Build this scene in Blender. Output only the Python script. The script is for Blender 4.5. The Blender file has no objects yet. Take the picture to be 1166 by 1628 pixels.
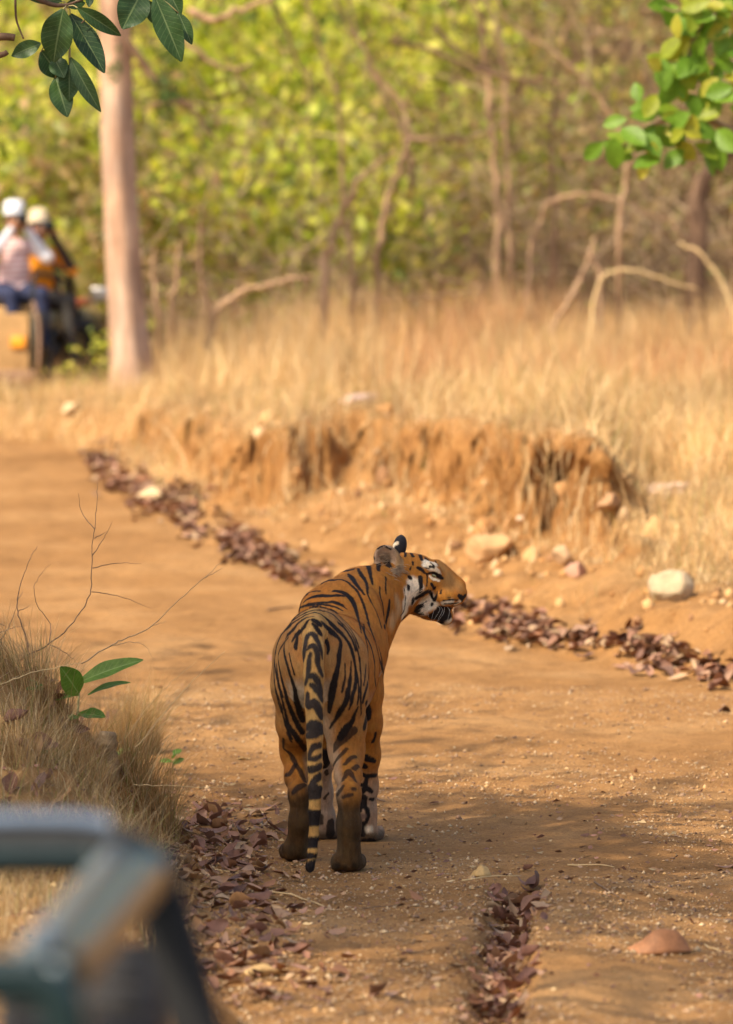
import bpy, bmesh, math, random
import numpy as np
from mathutils import Vector, Matrix, Euler
from mathutils.bvhtree import BVHTree

R = math.radians
rng = np.random.default_rng(7)
random.seed(7)
scene = bpy.context.scene
COL = scene.collection

# ------------------------------------------------------------------ camera
CAM_H = 1.9
F_PX = 8930.0                     # focal length in pixels of the 1166 x 1628 photograph
PITCH = math.atan(319.0 / F_PX)   # horizon 319 px above the middle
cam_data = bpy.data.cameras.new('camera')
cam = bpy.data.objects.new('camera', cam_data)
COL.objects.link(cam)
cam.location = (0, 0, CAM_H)
cam.rotation_euler = (R(90) - PITCH, 0, 0)
cam_data.sensor_fit = 'VERTICAL'
cam_data.sensor_height = 36.0
cam_data.sensor_width = 36.0
cam_data.lens = F_PX / 1628.0 * 36.0
cam_data.clip_start = 0.3
cam_data.clip_end = 1500
cam_data.dof.use_dof = True
cam_data.dof.focus_distance = 19.75
cam_data.dof.aperture_fstop = 3.4
cam_data.dof.aperture_blades = 0
scene.camera = cam

# ------------------------------------------------------------------ light
SUN_DIR = Vector((-0.50, -0.42, 0.76)).normalized()    # towards the sun
SUN_EL = math.asin(SUN_DIR.z)
SUN_AZ = math.atan2(SUN_DIR.x, SUN_DIR.y)
world = bpy.data.worlds.new('World')
scene.world = world
world.use_nodes = True
wn = world.node_tree
sky = wn.nodes.new('ShaderNodeTexSky')
sky.sky_type = 'NISHITA'
sky.sun_disc = False
sky.sun_elevation = SUN_EL
sky.sun_rotation = SUN_AZ
sky.dust_density = 4.0
sky.air_density = 1.0
sky.ozone_density = 0.6
bg = wn.nodes['Background']
bg.inputs['Strength'].default_value = 0.15
wn.links.new(sky.outputs['Color'], bg.inputs['Color'])
sun_data = bpy.data.lights.new('sun', 'SUN')
sun_data.energy = 4.2
sun_data.angle = R(0.6)
sun_data.color = (1.0, 0.86, 0.66)
sun = bpy.data.objects.new('sun', sun_data)
COL.objects.link(sun)
sun.location = SUN_DIR * 60
sun.rotation_euler = SUN_DIR.to_track_quat('Z', 'Y').to_euler()

vs = scene.view_settings
vs.view_transform = 'Standard'
vs.look = 'None'
vs.exposure = 0.66
vs.gamma = 1.0
vs.use_curve_mapping = False

# ------------------------------------------------------------------ helpers
_cp, _sp = math.cos(PITCH), math.sin(PITCH)

def ray(px, py):
    """unit-free world direction through a photograph pixel"""
    a = (px - 583.0) / F_PX
    b = (py - 814.0) / F_PX
    return Vector((a, _cp - b * _sp, -_sp - b * _cp))

def W(px, py, Y):
    """world point at photograph pixel and world distance Y"""
    d = ray(px, py)
    t = Y / d.y
    return Vector((d.x * t, Y, CAM_H + d.z * t))

def PM(Y):
    return F_PX / Y           # photograph pixels per metre at distance Y

def smooth(a, b, x):
    t = np.clip((x - a) / (b - a), 0, 1)
    return t * t * (3 - 2 * t)

def tag(o, label=None, cat=None, group=None, kind=None):
    if label: o['label'] = label
    if cat: o['category'] = cat
    if group: o['group'] = group
    if kind: o['kind'] = kind
    return o

def empty(name, loc=(0, 0, 0), rz=0.0):
    o = bpy.data.objects.new(name, None)
    COL.objects.link(o)
    o.location = loc
    o.rotation_euler = (0, 0, rz)
    o.empty_display_size = 0.1
    return o

def link(name, me, mat=None, parent=None, loc=None):
    o = bpy.data.objects.new(name, me)
    COL.objects.link(o)
    if mat is not None and not me.materials:
        me.materials.append(mat)
    if parent is not None:
        o.parent = parent
    if loc is not None:
        o.location = loc
    return o

def mesh_np(name, V, Fc, smooth_shade=True, uv=None):
    """mesh from numpy verts and an (n,3) or (n,4) face array"""
    me = bpy.data.meshes.new(name)
    V = np.asarray(V, np.float32); Fc = np.asarray(Fc, np.int32)
    n, k = Fc.shape
    me.vertices.add(len(V)); me.vertices.foreach_set('co', V.ravel())
    me.loops.add(n * k); me.loops.foreach_set('vertex_index', Fc.ravel())
    me.polygons.add(n)
    me.polygons.foreach_set('loop_start', np.arange(0, n * k, k, dtype=np.int32))
    if smooth_shade:
        me.polygons.foreach_set('use_smooth', np.ones(n, bool))
    me.update(calc_edges=True)
    me.validate()
    return me

def set_col(me, name, C):
    a = me.color_attributes.new(name, 'FLOAT_COLOR', 'POINT')
    C = np.asarray(C, np.float32)
    if C.shape[1] == 3:
        C = np.concatenate([C, np.ones((len(C), 1), np.float32)], 1)
    a.data.foreach_set('color', C.ravel())

# value noise in numpy
_perm = rng.integers(0, 1 << 30, 4096)
def _h(ix, iy, iz):
    n = (ix * 374761393 + iy * 668265263 + iz * 2147483647) & 0xFFFFFFFF
    n = ((n ^ (n >> 13)) * 1274126177) & 0xFFFFFFFF
    return ((n ^ (n >> 16)) & 0xFFFF) / 65535.0
def vnoise(x, y, z=0.0):
    x = np.asarray(x, np.float64); y = np.asarray(y, np.float64); z = np.asarray(z, np.float64) + 0 * x
    xi = np.floor(x).astype(np.int64); yi = np.floor(y).astype(np.int64); zi = np.floor(z).astype(np.int64)
    fx, fy, fz = x - xi, y - yi, z - zi
    fx = fx * fx * (3 - 2 * fx); fy = fy * fy * (3 - 2 * fy); fz = fz * fz * (3 - 2 * fz)
    r = 0
    for dx in (0, 1):
        for dy in (0, 1):
            for dz in (0, 1):
                w = (fx if dx else 1 - fx) * (fy if dy else 1 - fy) * (fz if dz else 1 - fz)
                r = r + w * _h(xi + dx, yi + dy, zi + dz)
    return r * 2 - 1
def fbm(x, y, z=0.0, oct=4, gain=0.5):
    a, s, r = 1.0, 1.0, 0
    for i in range(oct):
        r = r + a * vnoise(x * s + 17.3 * i, y * s - 9.1 * i, z * s + 3.7 * i)
        a *= gain; s *= 2.03
    return r

# materials ---------------------------------------------------------------
def new_mat(name):
    m = bpy.data.materials.new(name)
    m.use_nodes = True
    nt = m.node_tree
    b = nt.nodes['Principled BSDF']
    return m, nt, b

def nd(nt, typ, **kw):
    n = nt.nodes.new(typ)
    for k, v in kw.items():
        if k.startswith('i_'):
            key = k[2:]
            n.inputs[int(key) if key.isdigit() else key].default_value = v
        else:
            setattr(n, k, v)
    return n

def ramp(nt, fac, stops):
    n = nt.nodes.new('ShaderNodeValToRGB')
    el = n.color_ramp.elements
    while len(el) > 1: el.remove(el[0])
    el[0].position = stops[0][0]; el[0].color = (*stops[0][1], 1)
    for p, c in stops[1:]:
        e = el.new(p); e.color = (*c, 1)
    nt.links.new(fac, n.inputs[0])
    return n.outputs[0]

def noise(nt, vec, scale, detail=4, rough=0.55):
    n = nd(nt, 'ShaderNodeTexNoise')
    n.inputs['Scale'].default_value = scale
    n.inputs['Detail'].default_value = detail
    n.inputs['Roughness'].default_value = rough
    if vec is not None: nt.links.new(vec, n.inputs['Vector'])
    return n.outputs[0]

def mixc(nt, fac, a, b, typ='MIX'):
    n = nt.nodes.new('ShaderNodeMix'); n.data_type = 'RGBA'; n.blend_type = typ
    for sock, v in ((n.inputs[0], fac), (n.inputs[6], a), (n.inputs[7], b)):
        if hasattr(v, 'is_linked') or hasattr(v, 'links'): nt.links.new(v, sock)
        else: sock.default_value = v if not isinstance(v, tuple) else (*v, 1) if len(v) == 3 else v
    return n.outputs[2]

def simple_mat(name, col, rough=0.7, var=0.25, scale=8.0, metal=0.0, bump=0.0, bscale=60.0, spec=0.4, coat=0.0):
    """a base colour with large and small uneven tones, and fine relief"""
    m, nt, b = new_mat(name)
    tc = nd(nt, 'ShaderNodeTexCoord').outputs['Object']
    f = noise(nt, tc, scale, 6, 0.65)
    lo = tuple(c * (1 - var) for c in col); hi = tuple(min(1, c * (1 + var)) for c in col)
    c = ramp(nt, f, [(0.3, lo), (0.7, hi)])
    nt.links.new(c, b.inputs['Base Color'])
    b.inputs['Roughness'].default_value = rough
    b.inputs['Metallic'].default_value = metal
    b.inputs['Specular IOR Level'].default_value = spec
    if coat: b.inputs['Coat Weight'].default_value = coat
    if bump:
        bn = nd(nt, 'ShaderNodeBump'); bn.inputs['Strength'].default_value = bump; bn.inputs['Distance'].default_value = 0.01
        nt.links.new(noise(nt, tc, bscale, 5), bn.inputs['Height']); nt.links.new(bn.outputs[0], b.inputs['Normal'])
    return m

def attr_mat(name, attr, rough=0.75, trans=0.0, trans_gain=(1.0, 1.0, 1.0), var=0.0, spec=0.35, bump=0.0, bscale=200.0, sheen=0.0):
    """base colour read from the mesh's own colour attribute; leaves may pass light"""
    m, nt, b = new_mat(name)
    a = nd(nt, 'ShaderNodeVertexColor', layer_name=attr).outputs['Color']
    c = a
    tc = nd(nt, 'ShaderNodeTexCoord').outputs['Object']
    if var:
        f = noise(nt, tc, bscale, 4, 0.7)
        g = ramp(nt, f, [(0.25, (1 - var,) * 3), (0.75, (1 + var,) * 3)])
        c = mixc(nt, 1.0, a, g, 'MULTIPLY')
    nt.links.new(c, b.inputs['Base Color'])
    b.inputs['Roughness'].default_value = rough
    b.inputs['Specular IOR Level'].default_value = spec
    if sheen:
        b.inputs['Sheen Weight'].default_value = sheen
        b.inputs['Sheen Roughness'].default_value = 0.5
    if bump:
        bn = nd(nt, 'ShaderNodeBump'); bn.inputs['Strength'].default_value = bump; bn.inputs['Distance'].default_value = 0.004
        nt.links.new(noise(nt, tc, bscale * 1.3, 3), bn.inputs['Height']); nt.links.new(bn.outputs[0], b.inputs['Normal'])
    if trans:
        t = nt.nodes.new('ShaderNodeBsdfTranslucent')
        tg = mixc(nt, 1.0, c, (*trans_gain, 1.0), 'MULTIPLY')
        nt.links.new(tg, t.inputs['Color'])
        mx = nt.nodes.new('ShaderNodeMixShader'); mx.inputs[0].default_value = trans
        out = nt.nodes['Material Output']
        nt.links.new(b.outputs[0], mx.inputs[1]); nt.links.new(t.outputs[0], mx.inputs[2])
        nt.links.new(mx.outputs[0], out.inputs['Surface'])
    return m

# tubes -------------------------------------------------------------------
def tube_np(P, rad, sides=6, cap=True):
    """verts and quads of a tube through points P with radii rad"""
    P = np.asarray(P, float); n = len(P)
    rad = np.broadcast_to(np.asarray(rad, float), (n,))
    T = np.gradient(P, axis=0)
    T /= np.linalg.norm(T, axis=1, keepdims=True) + 1e-9
    up = np.array([0, 0, 1.0]) if abs(T[0, 2]) < 0.9 else np.array([1.0, 0, 0])
    U = np.zeros_like(P); V2 = np.zeros_like(P)
    u = np.cross(T[0], up); u /= np.linalg.norm(u)
    for i in range(n):
        u = u - T[i] * np.dot(u, T[i]); u /= np.linalg.norm(u) + 1e-9
        U[i] = u; V2[i] = np.cross(T[i], u)
    a = np.linspace(0, 2 * np.pi, sides, endpoint=False)
    Vt = P[:, None, :] + rad[:, None, None] * (np.cos(a)[None, :, None] * U[:, None, :] + np.sin(a)[None, :, None] * V2[:, None, :])
    Vt = Vt.reshape(-1, 3)
    i = np.arange(n - 1)[:, None]; j = np.arange(sides)[None, :]
    j2 = (j + 1) % sides
    Q = np.stack([i * sides + j, i * sides + j2, (i + 1) * sides + j2, (i + 1) * sides + j], -1).reshape(-1, 4)
    if cap:
        c0 = len(Vt); Vt = np.concatenate([Vt, P[:1], P[-1:]])
        jj = np.arange(sides); j3 = (jj + 1) % sides
        q0 = np.stack([j3, jj, np.full(sides, c0), np.full(sides, c0)], -1)
        b0 = (n - 1) * sides
        q1 = np.stack([b0 + jj, b0 + j3, np.full(sides, c0 + 1), np.full(sides, c0 + 1)], -1)
        return Vt, Q, np.concatenate([q0[:, :3], q1[:, :3]])
    return Vt, Q, np.zeros((0, 3), int)

def spline(P, n=8):
    """Catmull-Rom through control points (any columns)"""
    P = np.asarray(P, float)
    if len(P) < 3:
        t = np.linspace(0, 1, n * (len(P) - 1) + 1)[:, None]
        return P[0] + (P[-1] - P[0]) * t
    Q = np.concatenate([2 * P[:1] - P[1:2], P, 2 * P[-1:] - P[-2:-1]])
    out = []
    for i in range(1, len(Q) - 2):
        p0, p1, p2, p3 = Q[i - 1], Q[i], Q[i + 1], Q[i + 2]
        for s in range(n):
            t = s / n
            out.append(0.5 * ((2 * p1) + (-p0 + p2) * t + (2 * p0 - 5 * p1 + 4 * p2 - p3) * t * t + (-p0 + 3 * p1 - 3 * p2 + p3) * t ** 3))
    out.append(P[-1])
    return np.array(out)

class MB:
    """collects tris/quads of one mesh"""
    def __init__(s): s.v = []; s.f = []; s.c = []; s.n = 0
    def add(s, V, *faces, col=None):
        V = np.asarray(V, float)
        for Fc in faces:
            Fc = np.asarray(Fc, int)
            if len(Fc):
                if Fc.shape[1] == 4:
                    s.f.append(np.concatenate([Fc[:, [0, 1, 2]], Fc[:, [0, 2, 3]]]) + s.n)
                else: s.f.append(Fc + s.n)
        s.v.append(V)
        if col is not None: s.c.append(np.broadcast_to(np.asarray(col, float), (len(V), 3)))
        s.n += len(V)
        return s
    def tube(s, P, rad, sides=6, col=None):
        return s.add(*tube_np(P, rad, sides), col=col)
    def box(s, c, size, rot=None, bevel=0.0, col=None):
        bm = bmesh.new(); bmesh.ops.create_cube(bm, size=1)
        for v in bm.verts: v.co = Vector((v.co.x * size[0], v.co.y * size[1], v.co.z * size[2]))
        if bevel:
            bmesh.ops.bevel(bm, geom=bm.edges[:], offset=bevel, segments=2, affect='EDGES', profile=0.6)
        bmesh.ops.triangulate(bm, faces=bm.faces[:])
        bm.verts.index_update()
        V = np.array([v.co[:] for v in bm.verts]); Fc = np.array([[v.index for v in f.verts] for f in bm.faces]); bm.free()
        if rot is not None: V = V @ np.array(rot.to_matrix() if hasattr(rot, 'to_matrix') else rot).T
        return s.add(V + np.asarray(c, float), Fc, col=col)
    def build(s, name, mat=None, parent=None, smooth_shade=True, attr=None):
        me = mesh_np(name, np.concatenate(s.v), np.concatenate(s.f), smooth_shade)
        if s.c and attr: set_col(me, attr, np.concatenate(s.c))
        return link(name, me, mat, parent)
# ================================================================== skins blended from soft primitives
def prim_dist(pr, X, Yy, Z):
    g, kind, d, k = pr
    if kind == 'c':
        a, b, ra, rb = d
        ba = b - a; L2 = ba @ ba
        px, py, pz = X - a[0], Yy - a[1], Z - a[2]
        t = np.clip((px * ba[0] + py * ba[1] + pz * ba[2]) / L2, 0, 1)
        return np.sqrt((px - t * ba[0]) ** 2 + (py - t * ba[1]) ** 2 + (pz - t * ba[2]) ** 2) - (ra + (rb - ra) * t)
    c, r, M, sub = d
    def ed(c, r):
        px, py, pz = X - c[0], Yy - c[1], Z - c[2]
        q = [(M[0, i] * px + M[1, i] * py + M[2, i] * pz) for i in range(3)]
        k0 = np.sqrt(sum((q[i] / r[i]) ** 2 for i in range(3)))
        k1 = np.sqrt(sum((q[i] / r[i] ** 2) ** 2 for i in range(3))) + 1e-6
        return k0 * (k0 - 1) / k1
    e = ed(c, r)
    if sub is not None:
        e = np.maximum(e, -ed(np.array(sub[0]), np.array(sub[1])))
    return e

def prim_bounds(pr):
    g, kind, d, k = pr
    if kind == 'c':
        a, b, ra, rb = d; m = max(ra, rb)
        return np.minimum(a, b) - m, np.maximum(a, b) + m
    c, r, M, sub = d; m = max(r)
    return c - m, c + m

class Prims(list):
    def cone(s, g, a, b, ra, rb, k=0.045):
        s.append((g, 'c', (np.array(a, float), np.array(b, float), ra, rb), k))
    def chain(s, g, pts, k=0.045):
        for (a, ra), (b, rb) in zip(pts[:-1], pts[1:]): s.cone(g, a, b, ra, rb, k)
    def ell(s, g, c, r, rot=(0, 0, 0), k=0.04, sub=None):
        s.append((g, 'e', (np.array(c, float), np.array(r, float), np.array(Euler(rot).to_matrix()), sub), k))

def skin_mesh(prims, h, floor=None):
    """vertices and quads of one continuous surface round the blended primitives"""
    bb = [prim_bounds(p) for p in prims]
    lo = np.min([b[0] for b in bb], 0) - 3 * h; hi = np.max([b[1] for b in bb], 0) + 3 * h
    N = np.ceil((hi - lo) / h).astype(int) + 1
    Fd = np.full(N, 0.5, np.float32)
    ax = [lo[i] + h * np.arange(N[i]) for i in range(3)]
    for pr in prims:
        b0, b1 = prim_bounds(pr); k = pr[3]; mg = k + 0.02
        s = [slice(max(0, int((b0[i] - mg - lo[i]) / h)), min(N[i], int((b1[i] + mg - lo[i]) / h) + 2)) for i in range(3)]
        X = ax[0][s[0]][:, None, None]; Yy = ax[1][s[1]][None, :, None]; Z = ax[2][s[2]][None, None, :]
        d = prim_dist(pr, X, Yy, Z).astype(np.float32)
        cur = Fd[s[0], s[1], s[2]]
        hh = np.clip(0.5 + 0.5 * (cur - d) / k, 0, 1)
        Fd[s[0], s[1], s[2]] = cur + (d - cur) * hh - k * hh * (1 - hh)
    if floor is not None:
        Fd = np.maximum(Fd, (floor - ax[2][None, None, :]).astype(np.float32))
    # surface nets
    S = Fd < 0
    cs = [S[a:N[0] - 1 + a, b:N[1] - 1 + b, c:N[2] - 1 + c] for a in (0, 1) for b in (0, 1) for c in (0, 1)]
    anyS = np.logical_or.reduce(cs); allS = np.logical_and.reduce(cs)
    act = np.argwhere(anyS & ~allS)
    off = np.array([(a, b, c) for a in (0, 1) for b in (0, 1) for c in (0, 1)])
    val = np.stack([Fd[act[:, 0] + o[0], act[:, 1] + o[1], act[:, 2] + o[2]] for o in off], 1)
    acc = np.zeros((len(act), 3)); cnt = np.zeros(len(act))
    for i in range(8):
        for j in range(i + 1, 8):
            if np.abs(off[i] - off[j]).sum() != 1: continue
            a, b = val[:, i], val[:, j]
            m = (a < 0) != (b < 0)
            t = np.where(m, a / np.where(m, a - b, 1), 0)
            acc += np.where(m[:, None], off[i] + (off[j] - off[i]) * t[:, None], 0); cnt += m
    V = lo + h * (act + acc / cnt[:, None])
    idx = np.full(N - 1, -1, np.int32); idx[act[:, 0], act[:, 1], act[:, 2]] = np.arange(len(act))
    faces = []
    for axis in range(3):
        sl0 = [slice(None)] * 3; sl1 = [slice(None)] * 3
        sl0[axis] = slice(0, N[axis] - 1); sl1[axis] = slice(1, N[axis])
        ch = S[tuple(sl0)] != S[tuple(sl1)]
        e = np.argwhere(ch)
        o1, o2 = [(1, 2), (2, 0), (0, 1)][axis]
        e = e[(e[:, o1] > 0) & (e[:, o2] > 0) & (e[:, o1] < N[o1] - 1) & (e[:, o2] < N[o2] - 1)]
        ins = S[e[:, 0], e[:, 1], e[:, 2]]
        def cell(d1, d2):
            q = e.copy(); q[:, o1] += d1; q[:, o2] += d2
            return idx[q[:, 0], q[:, 1], q[:, 2]]
        Q = np.stack([cell(-1, -1), cell(0, -1), cell(0, 0), cell(-1, 0)], 1)
        Q[~ins] = Q[~ins][:, ::-1]
        faces.append(Q)
    return V, np.concatenate(faces)

# ================================================================== terrain
BANK = np.array([(16, 19.5), (8, 22.2), (3.5, 24.2), (1.67, 25.6), (.76, 27.5), (.2, 29.2), (-.36, 31.3), (-1.4, 36.6), (-2.1, 41.4), (-2.5, 42.8), (-2.95, 43.4), (-5, 44.3), (-9, 46), (-20, 50)])
VERGE = np.array([(-.28, 10), (-.34, 14), (-.45, 16), (-.60, 18.5), (-.68, 20), (-1.05, 21.3), (-2.0, 22.4), (-4, 24.5), (-7, 29), (-10, 38), (-14, 50), (-24, 60)])

def line_dist(L, x, y):
    """signed distance to a polyline (positive on its right when walking along it) and position along it"""
    x = np.asarray(x, float); y = np.asarray(y, float)
    best = np.full(x.shape, 1e9); sgn = np.zeros(x.shape); par = np.zeros(x.shape)
    for i in range(len(L) - 1):
        a, b = L[i], L[i + 1]; d = b - a; L2 = d @ d
        t = np.clip(((x - a[0]) * d[0] + (y - a[1]) * d[1]) / L2, 0, 1)
        dx, dy = x - a[0] - t * d[0], y - a[1] - t * d[1]
        ds = dx * dx + dy * dy
        s = np.sign(d[1] * dx - d[0] * dy)
        m = ds < best
        best = np.where(m, ds, best); sgn = np.where(m, s, sgn); par = np.where(m, i + t, par)
    return np.sqrt(best) * sgn, par

def road_z(y):
    y = np.asarray(y, float)
    return .0393 * (np.logaddexp(0, (y - 21.0) / 1.2) * 1.2 + 0) * smooth(120, 50, y) * 1.0 + .0393 * 30 * 0

def plane_z(x, y):
    return 1.16 + .045 * np.clip(x, -3, 4) + .010 * (y - 31)

RUT = np.array([(.52, 18.6), (.49, 18.2), (.44, 17.4), (.41, 16.8), (.37, 15.8), (.35, 15.2), (.30, 13.5), (.28, 11)])

def terrain(x, y, fine=True):
    x = np.asarray(x, float); y = np.asarray(y, float)
    d, s = line_dist(BANK, x, y); 
    z0 = road_z(y)
    # bank: apron, then an eroded cut, then the grassy shelf
    wig = .16 * fbm(x * 1.4, y * 1.4, 0, 3) + .10 * vnoise(x * 4.1, y * 4.1, 5.0)
    al = -.5 * x + .85 * y                         # along the bank
    gul = np.abs(vnoise(al * 2.6, 3.0, 0.5)) * .8 + np.abs(vnoise(al * 6.1, 8.0, 1.5)) * .35 + .25 * vnoise(al * 15, 1.0, 2.5)
    dd = d + wig - .26 * (.55 - gul) * smooth(.1, .5, d) * smooth(2.4, 1.6, d)
    px = 583 + F_PX * x / np.maximum(y, 5)
    right = smooth(930, 1060, px)                 # sloping grassy bank instead of a cut
    left = smooth(300, 170, px)
    lift = np.maximum(plane_z(x, y) - z0, 0.02)
    left2 = smooth(570, 420, px)
    wall0 = 1.25 * (1 - left2) + .50 * left2
    apr = (.26 - .06 * left) * smooth(-.05, 1.25, dd) ** 1.0
    wall = (1 - .26 + .06 * left) * smooth(wall0 - .05, wall0 + .28 + .25 * left, dd)
    prof = apr + wall
    slope = .26 * smooth(0, .55, dd) + .10 * smooth(.9, 1.6, dd + .2 * vnoise(x * 2, y * 2)) + .64 * smooth(1.2, 4.2, dd)
    prof = prof * (1 - right) + slope * right
    far_left = smooth(43, 47, y) * smooth(-1.2, -2.0, x)
    z = z0 + lift * prof
    # hillside behind
    hill = np.clip(y - 52 + 4 * vnoise(x * .08, y * .08), 0, 400)
    z = z + np.where(d > 0, .24 * hill * smooth(0, 14, hill) * smooth(200, 60, hill) ** .5, 0) * smooth(0, 3, d)
    # the track comes round again behind the verge, where the far jeep stands
    cut = smooth(46.6, 47.4, y + .3 * vnoise(x, y)) * smooth(-1.55, -2.0, x - .12 * (y - 47)) * smooth(60, 57, y)
    z = z * (1 - cut) + cut * (.92 + .002 * (y - 48))
    # left verge mound
    e, q = line_dist(VERGE, x, y)
    e = -e + .17 * fbm(x * 2.3, y * 2.3, 3.0, 3) + .05 * vnoise(x * 8, y * 8, 3.0)
    cap = .17 + .58 * smooth(17.6, 19.6, y)
    h = np.minimum(.92 * np.clip(e, 0, 9), cap + .06 * np.clip(e, 0, 6))
    k = .08
    h = np.where(e > -.3, h * smooth(-.02, .25, e), 0)
    z = z + h
    # wheel rut with leaves, loose ledge beside it
    r, _ = line_dist(RUT, x, y)
    r = r + .02 * vnoise(x * 9, y * 5)
    on = smooth(18.75, 18.35, y)
    z = z - .062 * np.exp(-(r / .078) ** 4) * on
    z = z + .046 * smooth(-.06, -.105, r) * smooth(-.60, -.10, r) * on
    z = z + .012 * np.exp(-((r - .14) / .06) ** 2) * on
    # road: shallow wheel tracks, a slight crown, lumps
    rd = smooth(.1, -.3, d) * smooth(.1, -.2, e)
    z = z + rd * (.018 * fbm(x * 1.1, y * .55, 9.0, 3) + .010 * fbm(x * 5, y * 4, 2.0, 3))
    flat = np.exp(-(((x - 0) / .45) ** 2 + ((y - 19.6) / 1.0) ** 2) ** 2)
    if fine:
        z = z + (1 - rd) * (.030 * fbm(x * 6, y * 6, 1.0, 4)) + .0035 * fbm(x * 34, y * 26, 4.0, 3)
    z = np.where(flat > .02, z * (1 - flat) + flat * (.0030 * fbm(x * 34, y * 26, 4.0, 3) - .001), z)
    return z

_gx = np.arange(-6.5, 6.5, .03); _gy = np.arange(11.0, 68.0, .04)
_gz = terrain(*np.meshgrid(_gx, _gy))
def tz(x, y):
    """terrain height looked up in a fine grid"""
    x = np.asarray(x, float); y = np.asarray(y, float)
    fx = np.clip((x + 6.5) / .03, 0, len(_gx) - 1.001); fy = np.clip((y - 11.0) / .04, 0, len(_gy) - 1.001)
    i, j = fy.astype(int), fx.astype(int); a, b = fy - i, fx - j
    return (_gz[i, j] * (1 - b) + _gz[i, j + 1] * b) * (1 - a) + (_gz[i + 1, j] * (1 - b) + _gz[i + 1, j + 1] * b) * a

def TZ(x, y):
    if -6.4 < x < 6.4 and 11.1 < y < 67.8: return float(tz(x, y))
    return float(terrain(np.array([x]), np.array([y]))[0])

def ground_hit(px, py, y0=12.0, y1=90.0):
    """where the sight line through a photograph pixel meets the terrain"""
    d = ray(px, py)
    step = .10
    for _ in range(2):
        Y = np.arange(y0, y1, step)
        t = Y / d.y
        g = tz(d.x * t, Y); Z = CAM_H + d.z * t
        i = int(np.argmax(Z <= g))
        if Z[i] > g[i]: i = len(Y) - 1
        y0, y1, step = Y[max(0, i - 1)], Y[i] + .001, .012
    return Vector((d.x * t[i], Y[i], g[i]))

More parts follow.
